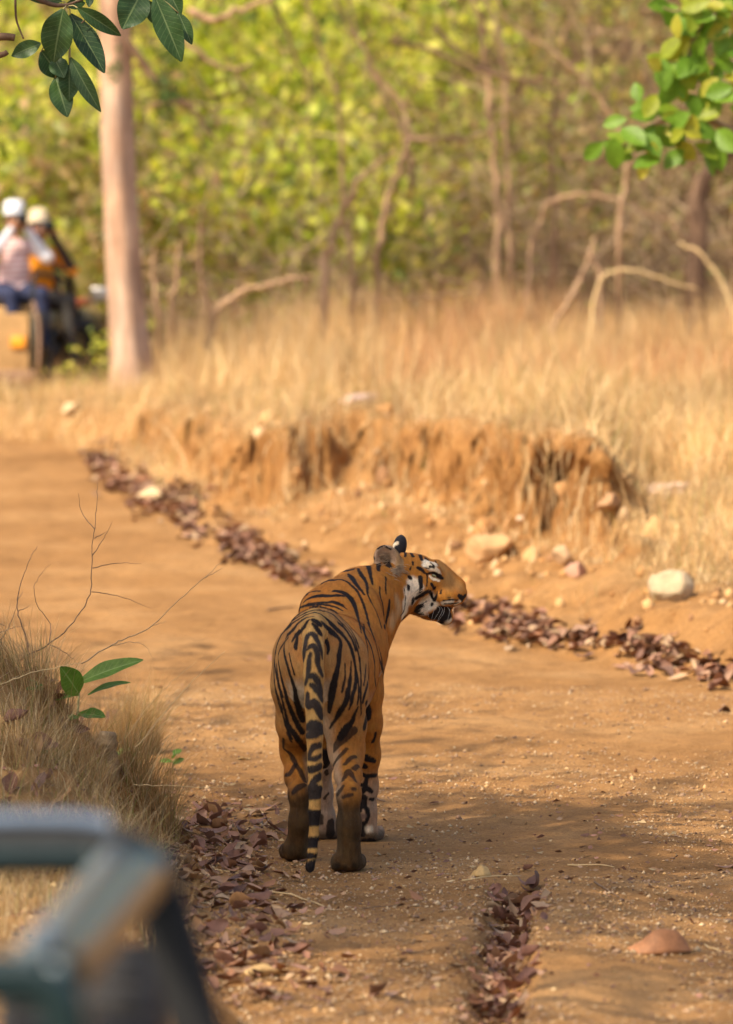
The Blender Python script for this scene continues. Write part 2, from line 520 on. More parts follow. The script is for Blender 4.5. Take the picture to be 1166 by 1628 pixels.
def build_ground():
    ys = [6.0]
    while ys[-1] < 420:
        y = ys[-1]
        ys.append(y + (.25 if y < 13.2 else .030 if y < 33.5 else .030 + (y - 33.5) * .012))
    xs = [0.0]
    while xs[-1] < 160:
        x = xs[-1]; xs.append(x + (.0185 if x < 2.1 else .0185 + (x - 2.1) * .13))
    xs = np.array(sorted([-v for v in xs[1:]] + xs)); ys = np.array(ys)
    X, Y = np.meshgrid(xs, ys)
    Z = terrain(X, Y)
    d, s = line_dist(BANK, X, Y)
    # crumbled, slightly overhanging cut: push the steep part towards the road
    gz = np.gradient(Z, axis=0) / np.gradient(Y, axis=0)
    gx = np.gradient(Z, axis=1) / np.gradient(X, axis=1)
    st = smooth(.9, 2.0, np.sqrt(gx ** 2 + gz ** 2)) * (d > .15) * (Y < 46.3)
    pxs = 583 + F_PX * X / np.maximum(Y, 5)
    hollow = np.exp(-((pxs - 900) / 52) ** 2) * smooth(.55, .70, Z) * smooth(1.12, .98, Z) + .6 * np.exp(-((pxs - 620) / 40) ** 2) * smooth(.55, .65, Z) * smooth(1.0, .85, Z)
    o = st * (.10 * fbm(X * 7, Y * 7, Z * 7, 4) - .42 * hollow + .10 * (vnoise(X * 3.3, Y * 3.3, Z * 2) > .2) * smooth(.7, 1.1, Z))
    Yd = Y - o; Xd = X + st * .05 * fbm(X * 11, Y * 11, Z * 9, 2)
    ny, nx = X.shape
    V = np.stack([Xd, Yd, Z], -1).reshape(-1, 3)
    i = np.arange(ny - 1)[:, None]; j = np.arange(nx - 1)[None, :]
    a = i * nx + j
    Q = np.stack([a, a + 1, a + nx + 1, a + nx], -1).reshape(-1, 4)
    me = mesh_np('ground', V, Q)
    e, _ = line_dist(VERGE, X, Y); e = -e
    px = 583 + F_PX * X / np.maximum(Y, 5)
    grass = np.clip(smooth(1.35, 1.9, d + .75 * smooth(570, 420, px) + .2 * vnoise(X * 2, Y * 2)) + smooth(.3, .9, e), 0, 1)
    grass = np.maximum(grass, smooth(940, 1040, px) * smooth(.7, 1.3, d))
    soil = st                                     # raw earth of the cut
    wood = smooth(49, 56, Y) * (d > 0)
    set_col(me, 'cover', np.stack([grass, soil, wood], -1).reshape(-1, 3))
    m, nt, b = new_mat('dirt')
    at = nd(nt, 'ShaderNodeVertexColor', layer_name='cover').outputs['Color']
    sp = nd(nt, 'ShaderNodeSeparateColor'); nt.links.new(at, sp.inputs[0])
    tc = nd(nt, 'ShaderNodeTexCoord').outputs['Object']
    n1 = noise(nt, tc, .9, 5, .6); n2 = noise(nt, tc, 7.0, 6, .65); n3 = noise(nt, tc, 70.0, 5, .7); n4 = noise(nt, tc, 260.0, 3, .7)
    base = ramp(nt, n1, [(.30, (.30, .150, .050)), (.52, (.41, .215, .078)), (.72, (.52, .300, .125))])
    patch = ramp(nt, n2, [(.28, (.62, .58, .52)), (.5, (1, 1, 1)), (.75, (1.16, 1.12, 1.05))])
    c = mixc(nt, .75, base, patch, 'MULTIPLY')
    g3 = ramp(nt, n3, [(.32, (.60, .55, .48)), (.5, (1, 1, 1)), (.70, (1.22, 1.20, 1.15))])
    c = mixc(nt, .8, c, g3, 'MULTIPLY')
    g4 = ramp(nt, n4, [(.32, (.50, .46, .40)), (.52, (1, 1, 1)), (.70, (1.42, 1.40, 1.34))])
    c = mixc(nt, .7, c, g4, 'MULTIPLY')
    straw = ramp(nt, n2, [(.3, (.24, .140, .055)), (.7, (.50, .33, .15))])
    c = mixc(nt, sp.outputs[0], c, straw)
    earth = ramp(nt, n2, [(.30, (.20, .088, .028)), (.5, (.35, .165, .050)), (.72, (.47, .245, .085))])
    c = mixc(nt, sp.outputs[1], c, earth)
    duff = ramp(nt, n2, [(.3, (.20, .135, .065)), (.7, (.40, .27, .13))])
    c = mixc(nt, sp.outputs[2], c, duff)
    nt.links.new(c, b.inputs['Base Color'])
    b.inputs['Roughness'].default_value = .92
    b.inputs['Specular IOR Level'].default_value = .15
    bn = nd(nt, 'ShaderNodeBump'); bn.inputs['Strength'].default_value = .9; bn.inputs['Distance'].default_value = .010
    ad = nd(nt, 'ShaderNodeMath', operation='ADD'); nt.links.new(n3, ad.inputs[0]); nt.links.new(n4, ad.inputs[1])
    nt.links.new(ad.outputs[0], bn.inputs['Height']); nt.links.new(bn.outputs[0], b.inputs['Normal'])
    o = link('ground', me, m)
    o['kind'] = 'structure'
    o['label'] = 'sandy orange dirt track with an eroded earth bank and grassy shelf'
    return o
ground = build_ground()

# loose grit on the track ------------------------------------------------
def build_grit():
    rg = np.random.default_rng(11)
    N = 66000
    Y = 14.2 + rg.random(N) ** 1.35 * 11.5
    X = rg.uniform(-.085, .085, N) * Y
    dens = smooth(-.55, .5, fbm(X * 1.6, Y * .9, 7.0, 3) + .2)
    d, _ = line_dist(BANK, X, Y); e, _ = line_dist(VERGE, X, Y)
    keep = (rg.random(N) < dens) & (d < .2) & (e > -.25)
    X, Y = X[keep], Y[keep]; n = len(X)
    Z = terrain(X, Y)
    size = rg.gamma(1.6, .0017, n) + .0018
    size = np.minimum(size, .014)
    P8 = np.array([(1, 0, 0), (0, 1, 0), (-1, 0, 0), (0, -1, 0), (0, 0, 1), (0, 0, -1)], float)
    F8 = np.array([(0, 1, 4), (1, 2, 4), (2, 3, 4), (3, 0, 4), (1, 0, 5), (2, 1, 5), (3, 2, 5), (0, 3, 5)])
    jit = 1 + rg.uniform(-.35, .35, (n, 6, 1))
    a = rg.uniform(0, 6.28, n); ca, sa = np.cos(a), np.sin(a)
    Q = P8[None] * jit * np.stack([np.ones(n), rg.uniform(.6, 1, n), rg.uniform(.4, .8, n)], 1)[:, None, :]
    Q = np.stack([Q[..., 0] * ca[:, None] - Q[..., 1] * sa[:, None], Q[..., 0] * sa[:, None] + Q[..., 1] * ca[:, None], Q[..., 2]], -1)
    V = Q * size[:, None, None] + np.stack([X, Y, Z + size * .25], 1)[:, None, :]
    Fc = (F8[None] + 6 * np.arange(n)[:, None, None]).reshape(-1, 3)
    me = mesh_np('grit', V.reshape(-1, 3), Fc, False)
    pal = np.array([(.44, .255, .10), (.50, .31, .14), (.34, .19, .08), (.55, .39, .22), (.38, .24, .14), (.24, .14, .08)])
    col = pal[rg.integers(0, len(pal), n)] * rg.uniform(.75, 1.2, (n, 1))
    set_col(me, 'tint', np.repeat(col, 6, 0))
    o = link('grit', me, attr_mat('grit', 'tint', .85))
    tag(o, 'fine gravel and grit scattered over the dirt track', 'gravel', kind='stuff')
build_grit()

# crumbled clods below the eroded bank
def build_clods():
    rg = np.random.default_rng(13)
    Y = rg.uniform(24.5, 42, 9000); X = rg.uniform(-.075, .08, 9000) * Y
    d, _ = line_dist(BANK, X, Y)
    k = (d > .1) & (d < 1.7) & (rg.random(9000) < .5 * smooth(-.3, .4, fbm(X * 2, Y * 2, 31.0, 3)) + .08)
    X, Y = X[k], Y[k]; n = len(X); Z = tz(X, Y)
    bm = bmesh.new(); bmesh.ops.create_icosphere(bm, subdivisions=1, radius=1.0)
    S0 = np.array([v.co[:] for v in bm.verts]); F0 = np.array([[v.index for v in f.verts] for f in bm.faces]); bm.free()
    m = len(S0)
    size = rg.gamma(1.5, .011, n) + .006
    Q = S0[None] * (1 + rg.uniform(-.3, .3, (n, m, 1))) * rg.uniform(.6, 1.0, (n, 1, 3))
    V = Q * size[:, None, None] + np.stack([X, Y, Z + size * .3], 1)[:, None, :]
    me = mesh_np('earth_clods', V.reshape(-1, 3), (F0[None] + m * np.arange(n)[:, None, None]).reshape(-1, 3))
    pal = np.array([(.40, .21, .075), (.32, .155, .05), (.46, .27, .11), (.50, .33, .17), (.24, .12, .05)])
    set_col(me, 'tint', np.repeat(pal[rg.integers(0, 5, n)] * rg.uniform(.8, 1.2, (n, 1)), m, 0))
    tag(link('earth_clods', me, attr_mat('clods', 'tint', .9)), 'crumbled earth clods fallen below the eroded bank', 'earth', kind='stuff')
build_clods()
# ================================================================== tiger
def build_tiger():
    prims = Prims(); cone, chain, ell = prims.cone, prims.chain, prims.ell
    # torso
    ell('torso', W(508, 1052, 19.22), (.135, .22, .155), (0, 0, R(-4)), .05)
    ell('torso', W(503, 998, 19.16), (.075, .13, .055), (R(8), 0, 0), .07)
    chain('torso', [(W(510, 1050, 19.25), .135), (W(526, 1052, 19.60), .150), (W(545, 1030, 19.92), .150), (W(552, 1030, 20.12), .125)], .06)
    ell('torso', W(528, 1085, 19.62), (.145, .35, .15), (R(-3), 0, R(-5)), .06)
    ell('torso', W(534, 968, 19.98), (.062, .15, .085), (0, 0, 0), .06)          # withers
    ell('torso', W(506, 985, 19.95), (.068, .12, .10), (0, R(-12), 0), .04)      # left shoulder blade
    ell('torso', W(569, 1000, 19.98), (.085, .12, .15), (0, R(10), 0), .05)      # right shoulder
    ell('torso', W(566, 1075, 20.10), (.085, .10, .12), (0, 0, 0), .05)          # breast
    # neck
    chain('neck', [(W(540, 972, 20.02), .115), (W(575, 958, 20.17), .118), (W(616, 935, 20.30), .098)], .05)
    chain('neck', [(W(580, 1010, 20.15), .10), (W(606, 962, 20.27), .085)], .05)
    # head in profile, muzzle towards +X
    ell('head', W(645, 914, 20.34), (.088, .085, .082), (0, R(8), 0), .035)
    ell('head', W(634, 948, 20.30), (.062, .085, .078), (0, R(20), 0), .04)      # cheek ruff
    chain('head', [(W(668, 910, 20.34), .062), (W(694, 922, 20.345), .053), (W(720, 938, 20.35), .040)], .025)
    ell('head', W(724, 946, 20.35), (.040, .052, .036), (0, R(18), 0), .02)      # muzzle pad
    ell('head', W(706, 951, 20.33), (.050, .058, .036), (0, R(12), 0), .02)      # lip
    chain('head', [(W(655, 950, 20.34), .060), (W(684, 966, 20.34), .042), (W(706, 978, 20.35), .030)], .02)
    ell('head', W(709, 983, 20.35), (.026, .032, .024), (0, 0, 0), .015)         # chin
    ell('head', W(690, 903, 20.285), (.030, .022, .020), (0, R(35), 0), .02)     # brow
    ell('head', W(700, 966, 20.345), (.036, .040, .026), (0, R(20), 0), .02)     # mouth
    cone('head', W(695, 899, 20.34), W(733, 929, 20.35), .022, .018, .018)       # bridge
    ell('head', W(737, 943, 20.35), (.014, .026, .016), (0, R(25), 0), .01)      # nose
    ell('head', W(668, 935, 20.275), (.042, .030, .035), (0, R(10), 0), .03)     # cheek bone
    # ears: cups
    ell('ear_near', W(617, 891, 20.265), (.049, .030, .060), (R(-6), R(-32), R(10)), .014,
        sub=(W(615, 889, 20.235), (.040, .034, .050)))
    ell('ear_far', W(636, 869, 20.43), (.026, .022, .045), (0, R(10), 0), .012)
    # right hind leg
    chain('legRR', [(W(546, 1045, 19.18), .085), (W(546, 1100, 19.14), .080), (W(549, 1155, 19.20), .066), (W(551, 1195, 19.22), .054),
                    (W(554, 1232, 19.08), .041), (W(555, 1262, 18.97), .036), (W(555, 1310, 18.98), .0365), (W(555, 1355, 19.0), .042)], .035)
    chain('legRR', [(W(548, 1150, 19.24), .07), (W(551, 1190, 19.30), .06), (W(555, 1235, 19.15), .035)], .03)
    ell('legRR', W(555, 1371, 19.05), (.056, .085, .036), (0, 0, R(-4)), .025)
    for dx in (-.040, -.014, .014, .040):
        c = W(556, 1376, 19.11); ell('legRR', (c.x + dx, c.y + .012 - abs(dx) * .6, .026), (.018, .032, .026), (0, 0, 0), .012)
    ell('legRR', W(534, 1372, 19.0), (.018, .03, .03), (0, 0, 0), .015)
    # left hind leg
    chain('legLR', [(W(474, 1040, 19.26), .084), (W(472, 1090, 19.24), .083), (W(472, 1150, 19.32), .066), (W(472, 1195, 19.45), .052),
                    (W(474, 1235, 19.38), .041), (W(477, 1262, 19.31), .034), (W(478, 1305, 19.32), .034), (W(473, 1340, 19.35), .040)], .035)
    chain('legLR', [(W(473, 1145, 19.40), .07), (W(474, 1190, 19.53), .058), (W(475, 1235, 19.45), .034)], .03)
    ell('legLR', W(469, 1354, 19.41), (.050, .085, .036), (0, 0, R(6)), .025)
    ell('legLR', W(459, 1352, 19.34), (.024, .03, .034), (0, 0, 0), .015)
    for dx in (-.038, -.013, .013, .038):
        c = W(469, 1362, 19.47); ell('legLR', (c.x + dx, c.y + .012 - abs(dx) * .6, .026), (.018, .032, .026), (0, 0, 0), .012)
    # right fore leg
    chain('legRF', [(W(572, 1040, 20.02), .09), (W(577, 1100, 19.95), .068), (W(581, 1150, 19.96), .056), (W(582, 1200, 20.02), .047),
                    (W(581, 1250, 20.06), .041), (W(580, 1290, 20.07), .037), (W(584, 1322, 20.08), .039)], .035)
    ell('legRF', W(588, 1330, 20.14), (.048, .078, .032), (0, 0, R(-14)), .02)
    for dx in (-.034, -.011, .012, .034):
        c = W(590, 1334, 20.2); ell('legRF', (c.x + dx, c.y + .012 - abs(dx) * .6, .024), (.016, .03, .024), (0, 0, 0), .012)
    # left fore leg
    chain('legLF', [(W(512, 1040, 20.02), .09), (W(508, 1110, 19.98), .066), (W(508, 1160, 19.98), .054), (W(508, 1210, 20.06), .046),
                    (W(509, 1260, 20.14), .041), (W(513, 1300, 20.16), .040), (W(517, 1318, 20.17), .042)], .035)
    ell('legLF', W(519, 1326, 20.22), (.046, .075, .031), (0, 0, R(4)), .02)
    for dx in (-.034, -.011, .012, .034):
        c = W(520, 1330, 20.28); ell('legLF', (c.x + dx, c.y + .012 - abs(dx) * .6, .024), (.016, .03, .024), (0, 0, 0), .012)
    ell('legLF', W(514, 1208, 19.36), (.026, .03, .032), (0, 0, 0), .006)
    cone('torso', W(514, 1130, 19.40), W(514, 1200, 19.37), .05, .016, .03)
    # tail, hanging
    tail = [(W(500, 986, 19.12), .042), (W(499, 1000, 19.00), .040), (W(498, 1035, 18.935), .036), (W(499, 1075, 18.915), .0345), (W(500, 1120, 18.905), .031),
            (W(500.5, 1170, 18.90), .0275), (W(501, 1215, 18.90), .0250), (W(501.5, 1250, 18.90), .0230), (W(500.5, 1290, 18.90), .0195),
            (W(499, 1330, 18.90), .0165), (W(497, 1355, 18.89), .0160), (W(493, 1380, 18.88), .0165)]
    chain('tail', tail, .012)

    V, Q = skin_mesh(prims, .0072, .002)
    # one step of Catmull-Clark on the quads
    nv, nq = len(V), len(Q)
    FP = V[Q].mean(1)
    ed = np.stack([Q, np.roll(Q, -1, 1)], -1).reshape(-1, 2)
    key = np.sort(ed, 1); key = key[:, 0].astype(np.int64) * nv + key[:, 1]
    uk, einv = np.unique(key, return_inverse=True); einv = einv.ravel()
    e0, e1 = uk // nv, uk % nv
    fidx = np.repeat(np.arange(nq), 4)
    ecn = np.bincount(einv, minlength=len(uk))
    def badd(ix, val, m): return np.stack([np.bincount(ix, val[:, k], m) for k in range(3)], 1)
    efp = badd(einv, FP[fidx], len(uk)) / ecn[:, None]
    mid = (V[e0] + V[e1]) / 2
    EP = (mid + efp) / 2
    val_ = np.bincount(Q.ravel(), minlength=nv).astype(float)
    fav = badd(Q.ravel(), FP[fidx], nv) / val_[:, None]
    evn = (np.bincount(e0, minlength=nv) + np.bincount(e1, minlength=nv)).astype(float)
    mav = (badd(e0, mid, nv) + badd(e1, mid, nv)) / evn[:, None]
    VP = (fav + 2 * mav + (val_[:, None] - 3) * V) / val_[:, None]
    co = np.concatenate([VP, EP, FP])
    eo = (nv + einv).reshape(-1, 4); fo_ = nv + len(uk) + np.arange(nq)
    Q2 = np.concatenate([np.stack([Q[:, i], eo[:, i], fo_, eo[:, (i - 1) % 4]], 1) for i in range(4)])
    me = mesh_np('tiger_body', co, Q2)
    n = len(me.vertices)
    nor = np.empty(n * 3, np.float32); me.vertices.foreach_get('normal', nor); nor = nor.reshape(-1, 3).astype(float)
    # which limb a vertex belongs to
    groups = ['torso', 'neck', 'head', 'ear_near', 'ear_far', 'legRR', 'legLR', 'legRF', 'legLF', 'tail']
    gd = np.full((len(groups), n), 1.0)
    for pr in prims:
        gi = groups.index(pr[0])
        gd[gi] = np.minimum(gd[gi], prim_dist(pr, co[:, 0], co[:, 1], co[:, 2]))
    gid = gd.argmin(0)
    G = {g: gid == i for i, g in enumerate(groups)}
    G['body'] = ~(G['tail'] | G['ear_near'] | G['ear_far'])
    G['hind'] = G['legRR'] | G['legLR'] | G['torso']
    G['all'] = np.ones(n, bool)
    # ---- coat
    ORANGE = np.array((.41, .150, .020)); TAN = np.array((.385, .180, .050)); TAILC = np.array((.50, .27, .075))
    WHITE = np.array((.80, .66, .46)); BLACK = np.array((.016, .010, .008)); MUD = np.array((.044, .027, .010)); GREY = np.array((.30, .215, .14))
    C = np.tile(ORANGE, (n, 1))
    def blend(m, col):
        m = np.clip(m, 0, 1)[:, None]; C[:] = C * (1 - m) + col * m
    nz = vnoise(co[:, 0] * 40, co[:, 1] * 40, co[:, 2] * 40)
    nf = fbm(co[:, 0] * 90, co[:, 1] * 90, co[:, 2] * 60, 3)
    # paler rump and haunch fading into the orange flank
    rump = np.clip(gd[[groups.index('legRR'), groups.index('legLR')]].min(0), 0, 1)
    blend(smooth(19.55, 19.25, co[:, 1]) * smooth(.34, .55, co[:, 2]), TAN)
    blend(smooth(-.25, -.75, nor[:, 2]) * (co[:, 2] > .35) * (co[:, 2] < .8) * (G['torso']), WHITE * .75)
    blend(G['tail'] * 1.0, TAILC)
    tail_tip = G['tail']
    # pale insides of the legs
    inner = smooth(.3, .8, nor[:, 0]) * (G['legLF'] | G['legLR']) + smooth(-.3, -.8, nor[:, 0]) * (G['legRF'] | G['legRR'])
    blend(.5 * inner * smooth(.65, .5, co[:, 2]), WHITE * .6)
    blend(G['legLF'] * smooth(.52, .40, co[:, 2]) * .85, np.array((.42, .31, .22)))
    blend(G['legRF'] * smooth(.30, .16, co[:, 2]) * .6, np.array((.42, .31, .22)))
    # wet mud on the hind legs
    blend((G['legRR'] | G['legLR']) * smooth(.34, .20, co[:, 2] + .03 * nz) * .93, MUD)
    blend((G['legRF'] | G['legLF']) * smooth(.05, .02, co[:, 2] + .01 * nz) * .8, MUD)

    bvh = BVHTree.FromPolygons([tuple(v) for v in V], [tuple(q) for q in Q.tolist()])
    org = Vector((0, 0, CAM_H))
    def hit(px, py):
        d = ray(px, py).normalized()
        loc, nn, fi, ds = bvh.ray_cast(org, d)
        if loc is None:        # just off the outline: slide onto the skin
            for k in range(1, 8):
                tx = 515 if py > 960 else (560 if px < 595 else 660); ty = max(min(py, 1300), 920)
                q = ray(px + (tx - px) / max(1, abs(tx - px)) * 1.5 * k, py + (0 if py > 1000 else 1.0 * k)).normalized()
                loc, nn, fi, ds = bvh.ray_cast(org, q)
                if loc is not None: break
        return loc
    jit = 0.0016 * nf
    def stroke(frame, pts, col=BLACK, grp='all', soft=.0026, wmul=1.0, amount=1.0, thick=1.0):
        x0, y0, sc = frame
        P = []
        dens = []
        pts = np.array(pts, float)
        S2 = spline(pts, 5) if len(pts) > 2 else spline(pts, 4) if len(pts) == 2 else pts
        for u, v, w in S2:
            l = hit(x0 + u / sc, y0 + v / sc)
            P.append((None if l is None else np.array(l), max(w, 1.0) / sc * .5 * wmul))
        good = [q[0] for q in P if q[0] is not None]
        if not good: return
        good = np.array(good); wm_ = max(q[1] for q in P) / 400.0 + .02
        ci = np.nonzero(G[grp] & (co > good.min(0) - wm_).all(1) & (co < good.max(0) + wm_).all(1))[0]
        cco = co[ci]; best = np.zeros(len(ci))
        segs = [(P[i], P[min(i + 1, len(P) - 1)]) for i in range(max(1, len(P) - 1))]
        for (a, wa), (b, wb) in segs:
            if a is None or b is None or np.linalg.norm(a - b) > .10: continue
            r0, r1 = wa / PM(a[1]) * (1 + .15 * thick) + .0015 * thick, wb / PM(b[1]) * (1 + .15 * thick) + .0015 * thick
            m = max(r0, r1) + .012
            jj = np.nonzero((np.abs(cco - (a + b) / 2) < np.abs(a - b) / 2 + m).all(1))[0]
            if not len(jj): continue
            p = cco[jj] - a; ba = b - a
            t = np.clip((p @ ba) / (ba @ ba + 1e-12), 0, 1)
            d = np.linalg.norm(p - t[:, None] * ba, axis=1) + jit[ci[jj]] - (r0 + (r1 - r0) * t)
            best[jj] = np.maximum(best[jj], smooth(soft, -soft * .6, d))
        mm = np.clip(best * amount, 0, 1)[:, None]
        C[ci] = C[ci] * (1 - mm) + col * mm
    def dab(frame, u, v, r, col, grp='all', soft=.5, amount=1.0):
        x0, y0, sc = frame
        l = hit(x0 + u / sc, y0 + v / sc)
        if l is None: return
        l = np.array(l); rr = r / sc / PM(l[1])
        d = np.linalg.norm(co - l, axis=1) + jit * 2
        blend(G[grp] * smooth(rr * (1 + soft), rr * (1 - soft), d) * amount, col)

    A = (425, 850, 9.717); B = (410, 860, 4.858); Cc = (425, 990, 8.573); D = (510, 990, 8.573)
    E = (530, 880, 10.17); Ff = (500, 1160, 6.783); Gg = (435, 1160, 6.783); H = (560, 830, 5.3)
    nt_ = 'body'
    # --- generic stripes on what the camera does not see (both flanks follow the same rhythm)
    hid = smooth(.15, .4, nor[:, 1]) * (G['legRF'] | G['legLF']) + smooth(-.75, -.95, nor[:, 0]) * G['torso'] * smooth(19.45, 19.6, co[:, 1]) * smooth(.86, .78, co[:, 2])
    st = np.sin(co[:, 1] * 42 + 2.2 * fbm(co[:, 0] * 5, co[:, 1] * 3, co[:, 2] * 5, 2) + co[:, 2] * 5)
    blend(hid * smooth(.62, .82, st + .15 * nf), BLACK)

    # --- whites and other ground tones of the head first
    for u, v, r in ((520, 520, 66), (485, 600, 70), (630, 640, 66), (590, 745, 50), (455, 690, 60), (440, 770, 60), (650, 700, 50), (560, 560, 50), (520, 640, 60), (700, 700, 40)):
        dab(H, u, v, r, WHITE, 'all', .35)
    for u, v, r in ((640, 335, 46), (690, 345, 40), (665, 375, 40), (625, 360, 30)):
        dab(H, u, v, r, WHITE, 'all', .4)
    stroke(H, [(700, 390, 20), (725, 420, 26), (745, 440, 14)], WHITE, 'head')
    for u, v, r in ((400, 740, 70), (345, 830, 70), (380, 660, 50)): dab(H, u, v, r, np.array((.58, .40, .20)), 'all', .8, .6)
    for u, v, r in ((905, 672, 22), (880, 690, 24), (840, 676, 26), (800, 680, 24), (770, 690, 22)): dab(H, u, v, r, WHITE * .9, 'head', .5)
    for u, v, r in ((810, 850, 30), (780, 865, 26), (825, 830, 20)): dab(H, u, v, r, WHITE * .8, 'head', .5)
    for u, v, r in ((760, 380, 60), (830, 460, 60), (890, 540, 60), (800, 520, 60)): dab(H, u, v, r, np.array((.33, .165, .05)), 'head', .6, .8)

    # --- withers, back, flank
    stroke(A, [(700, 735, 10), (780, 695, 20), (860, 683, 38), (940, 690, 50), (1020, 705, 52), (1090, 690, 34), (1166, 695, 34)], grp=nt_)
    stroke(E, [(0, 425, 40), (100, 420, 42), (200, 445, 38), (290, 510, 34), (380, 600, 30), (440, 700, 28), (490, 820, 24), (530, 940, 28), (560, 1060, 30), (590, 1180, 30), (640, 1330, 30), (690, 1460, 24), (720, 1620, 16)], grp=nt_)
    stroke(A, [(490, 1110, 14), (540, 980, 22), (600, 920, 32), (680, 885, 32), (760, 872, 28), (820, 872, 10)], grp=nt_)
    stroke(A, [(560, 1050, 8), (620, 1000, 30), (700, 965, 55), (800, 945, 72), (900, 945, 62), (1000, 945, 46), (1100, 940, 40), (1166, 940, 36)], grp=nt_)
    stroke(E, [(0, 680, 40), (90, 672, 30), (180, 690, 14)], grp=nt_)
    stroke(A, [(1010, 880, 10), (1080, 872, 34), (1166, 885, 54)], grp=nt_)
    stroke(E, [(20, 602, 44), (100, 615, 74), (190, 650, 88), (270, 715, 88), (320, 790, 78), (360, 890, 58), (390, 990, 40), (415, 1090, 28), (440, 1200, 18), (455, 1280, 8)], grp=nt_)
    stroke(A, [(540, 1110, 8), (640, 1075, 18), (780, 1055, 26), (900, 1050, 30), (1020, 1038, 38), (1100, 1060, 34), (1166, 1085, 34)], grp=nt_)
    stroke(E, [(0, 785, 42), (80, 815, 36), (160, 855, 24), (215, 895, 8)], grp=nt_)
    # neck
    for s in ([(555, 150, 50), (580, 240, 60), (600, 340, 46), (620, 430, 40), (635, 500, 12)],
              [(400, 240, 20), (440, 320, 56), (500, 410, 60), (545, 500, 40), (555, 640, 18), (590, 730, 14), (650, 850, 12), (700, 950, 12), (750, 1080, 16), (780, 1200, 12)],
              [(240, 330, 20), (300, 390, 80), (360, 480, 60), (430, 570, 40), (500, 660, 20)],
              [(170, 280, 40), (260, 270, 70), (330, 250, 50)],
              [(735, 160, 60), (730, 280, 40)], [(850, 380, 18), (850, 560, 16), (855, 650, 8)],
              [(755, 540, 8), (760, 680, 26), (800, 820, 28), (820, 1000, 28)],
              [(910, 760, 30), (900, 900, 64), (870, 1040, 54), (830, 1200, 54)],
              [(495, 1140, 10), (510, 1280, 24), (560, 1390, 26), (610, 1500, 26), (640, 1620, 24)]):
        stroke(E, s, grp=nt_)
    # rump
    for s in ([(290, 1290, 12), (380, 1200, 16), (480, 1140, 16), (600, 1100, 16), (760, 1080, 22), (860, 1080, 22), (980, 1100, 18), (1080, 1130, 18), (1166, 1175, 18)],
              [(270, 1380, 14), (400, 1275, 26), (520, 1205, 36), (640, 1150, 38), (770, 1108, 34)],
              [(820, 1115, 20), (900, 1145, 28), (1000, 1170, 38), (1080, 1220, 32), (1166, 1310, 24)],
              [(230, 1440, 14), (330, 1370, 22), (450, 1290, 28), (560, 1225, 28), (680, 1175, 32), (780, 1165, 32), (900, 1185, 28), (1010, 1230, 36), (1100, 1310, 38), (1166, 1390, 32)],
              [(215, 1530, 30), (290, 1450, 40), (390, 1370, 36), (480, 1310, 24), (600, 1240, 26), (720, 1205, 26)],
              [(740, 1200, 24), (830, 1230, 38), (930, 1310, 46), (1030, 1400, 46), (1110, 1480, 46), (1166, 1530, 42)],
              [(310, 1550, 40), (400, 1470, 50), (470, 1380, 40), (540, 1320, 30), (640, 1275, 28), (720, 1265, 14)],
              [(440, 1555, 50), (520, 1490, 60), (570, 1420, 56), (620, 1340, 30), (660, 1310, 10)],
              [(700, 1310, 40), (760, 1340, 70), (820, 1390, 60)], [(840, 1340, 20), (900, 1410, 60), (970, 1470, 75), (1050, 1540, 60)],
              [(710, 1380, 30), (770, 1450, 60), (830, 1530, 70)]):
        stroke(A, s, wmul=1.05)
    # left haunch
    for s in ([(245, 270, 16), (228, 350, 34), (240, 450, 42), (270, 560, 48), (310, 700, 52), (350, 820, 60), (380, 920, 64), (400, 1060, 70), (440, 1200, 76), (490, 1330, 60)],
              [(290, 200, 10), (220, 290, 24), (170, 380, 18), (150, 480, 16), (165, 600, 22), (190, 720, 28), (220, 840, 30), (250, 960, 34), (280, 1080, 40), (340, 1230, 50), (400, 1360, 54), (480, 1500, 60)],
              [(330, 30, 40), (240, 110, 44), (180, 190, 40), (140, 290, 24), (112, 400, 18), (104, 520, 16), (112, 640, 16), (135, 760, 18), (160, 880, 20), (190, 1000, 22), (220, 1120, 26), (250, 1240, 28), (280, 1380, 50), (340, 1480, 56), (420, 1600, 50)],
              [(130, 330, 10), (104, 480, 14), (94, 640, 14), (100, 800, 16), (120, 950, 18), (155, 1090, 18), (195, 1220, 18)],
              [(510, 20, 50), (440, 120, 56), (380, 190, 40), (340, 250, 16)], [(410, 180, 30), (400, 260, 60), (385, 320, 66), (400, 350, 30)],
              [(640, 20, 50), (700, 90, 70), (760, 180, 70), (810, 260, 50), (835, 330, 34), (825, 420, 16)], [(400, 30, 30), (300, 150, 18), (250, 220, 10)]):
        stroke(Cc, s, grp='body')
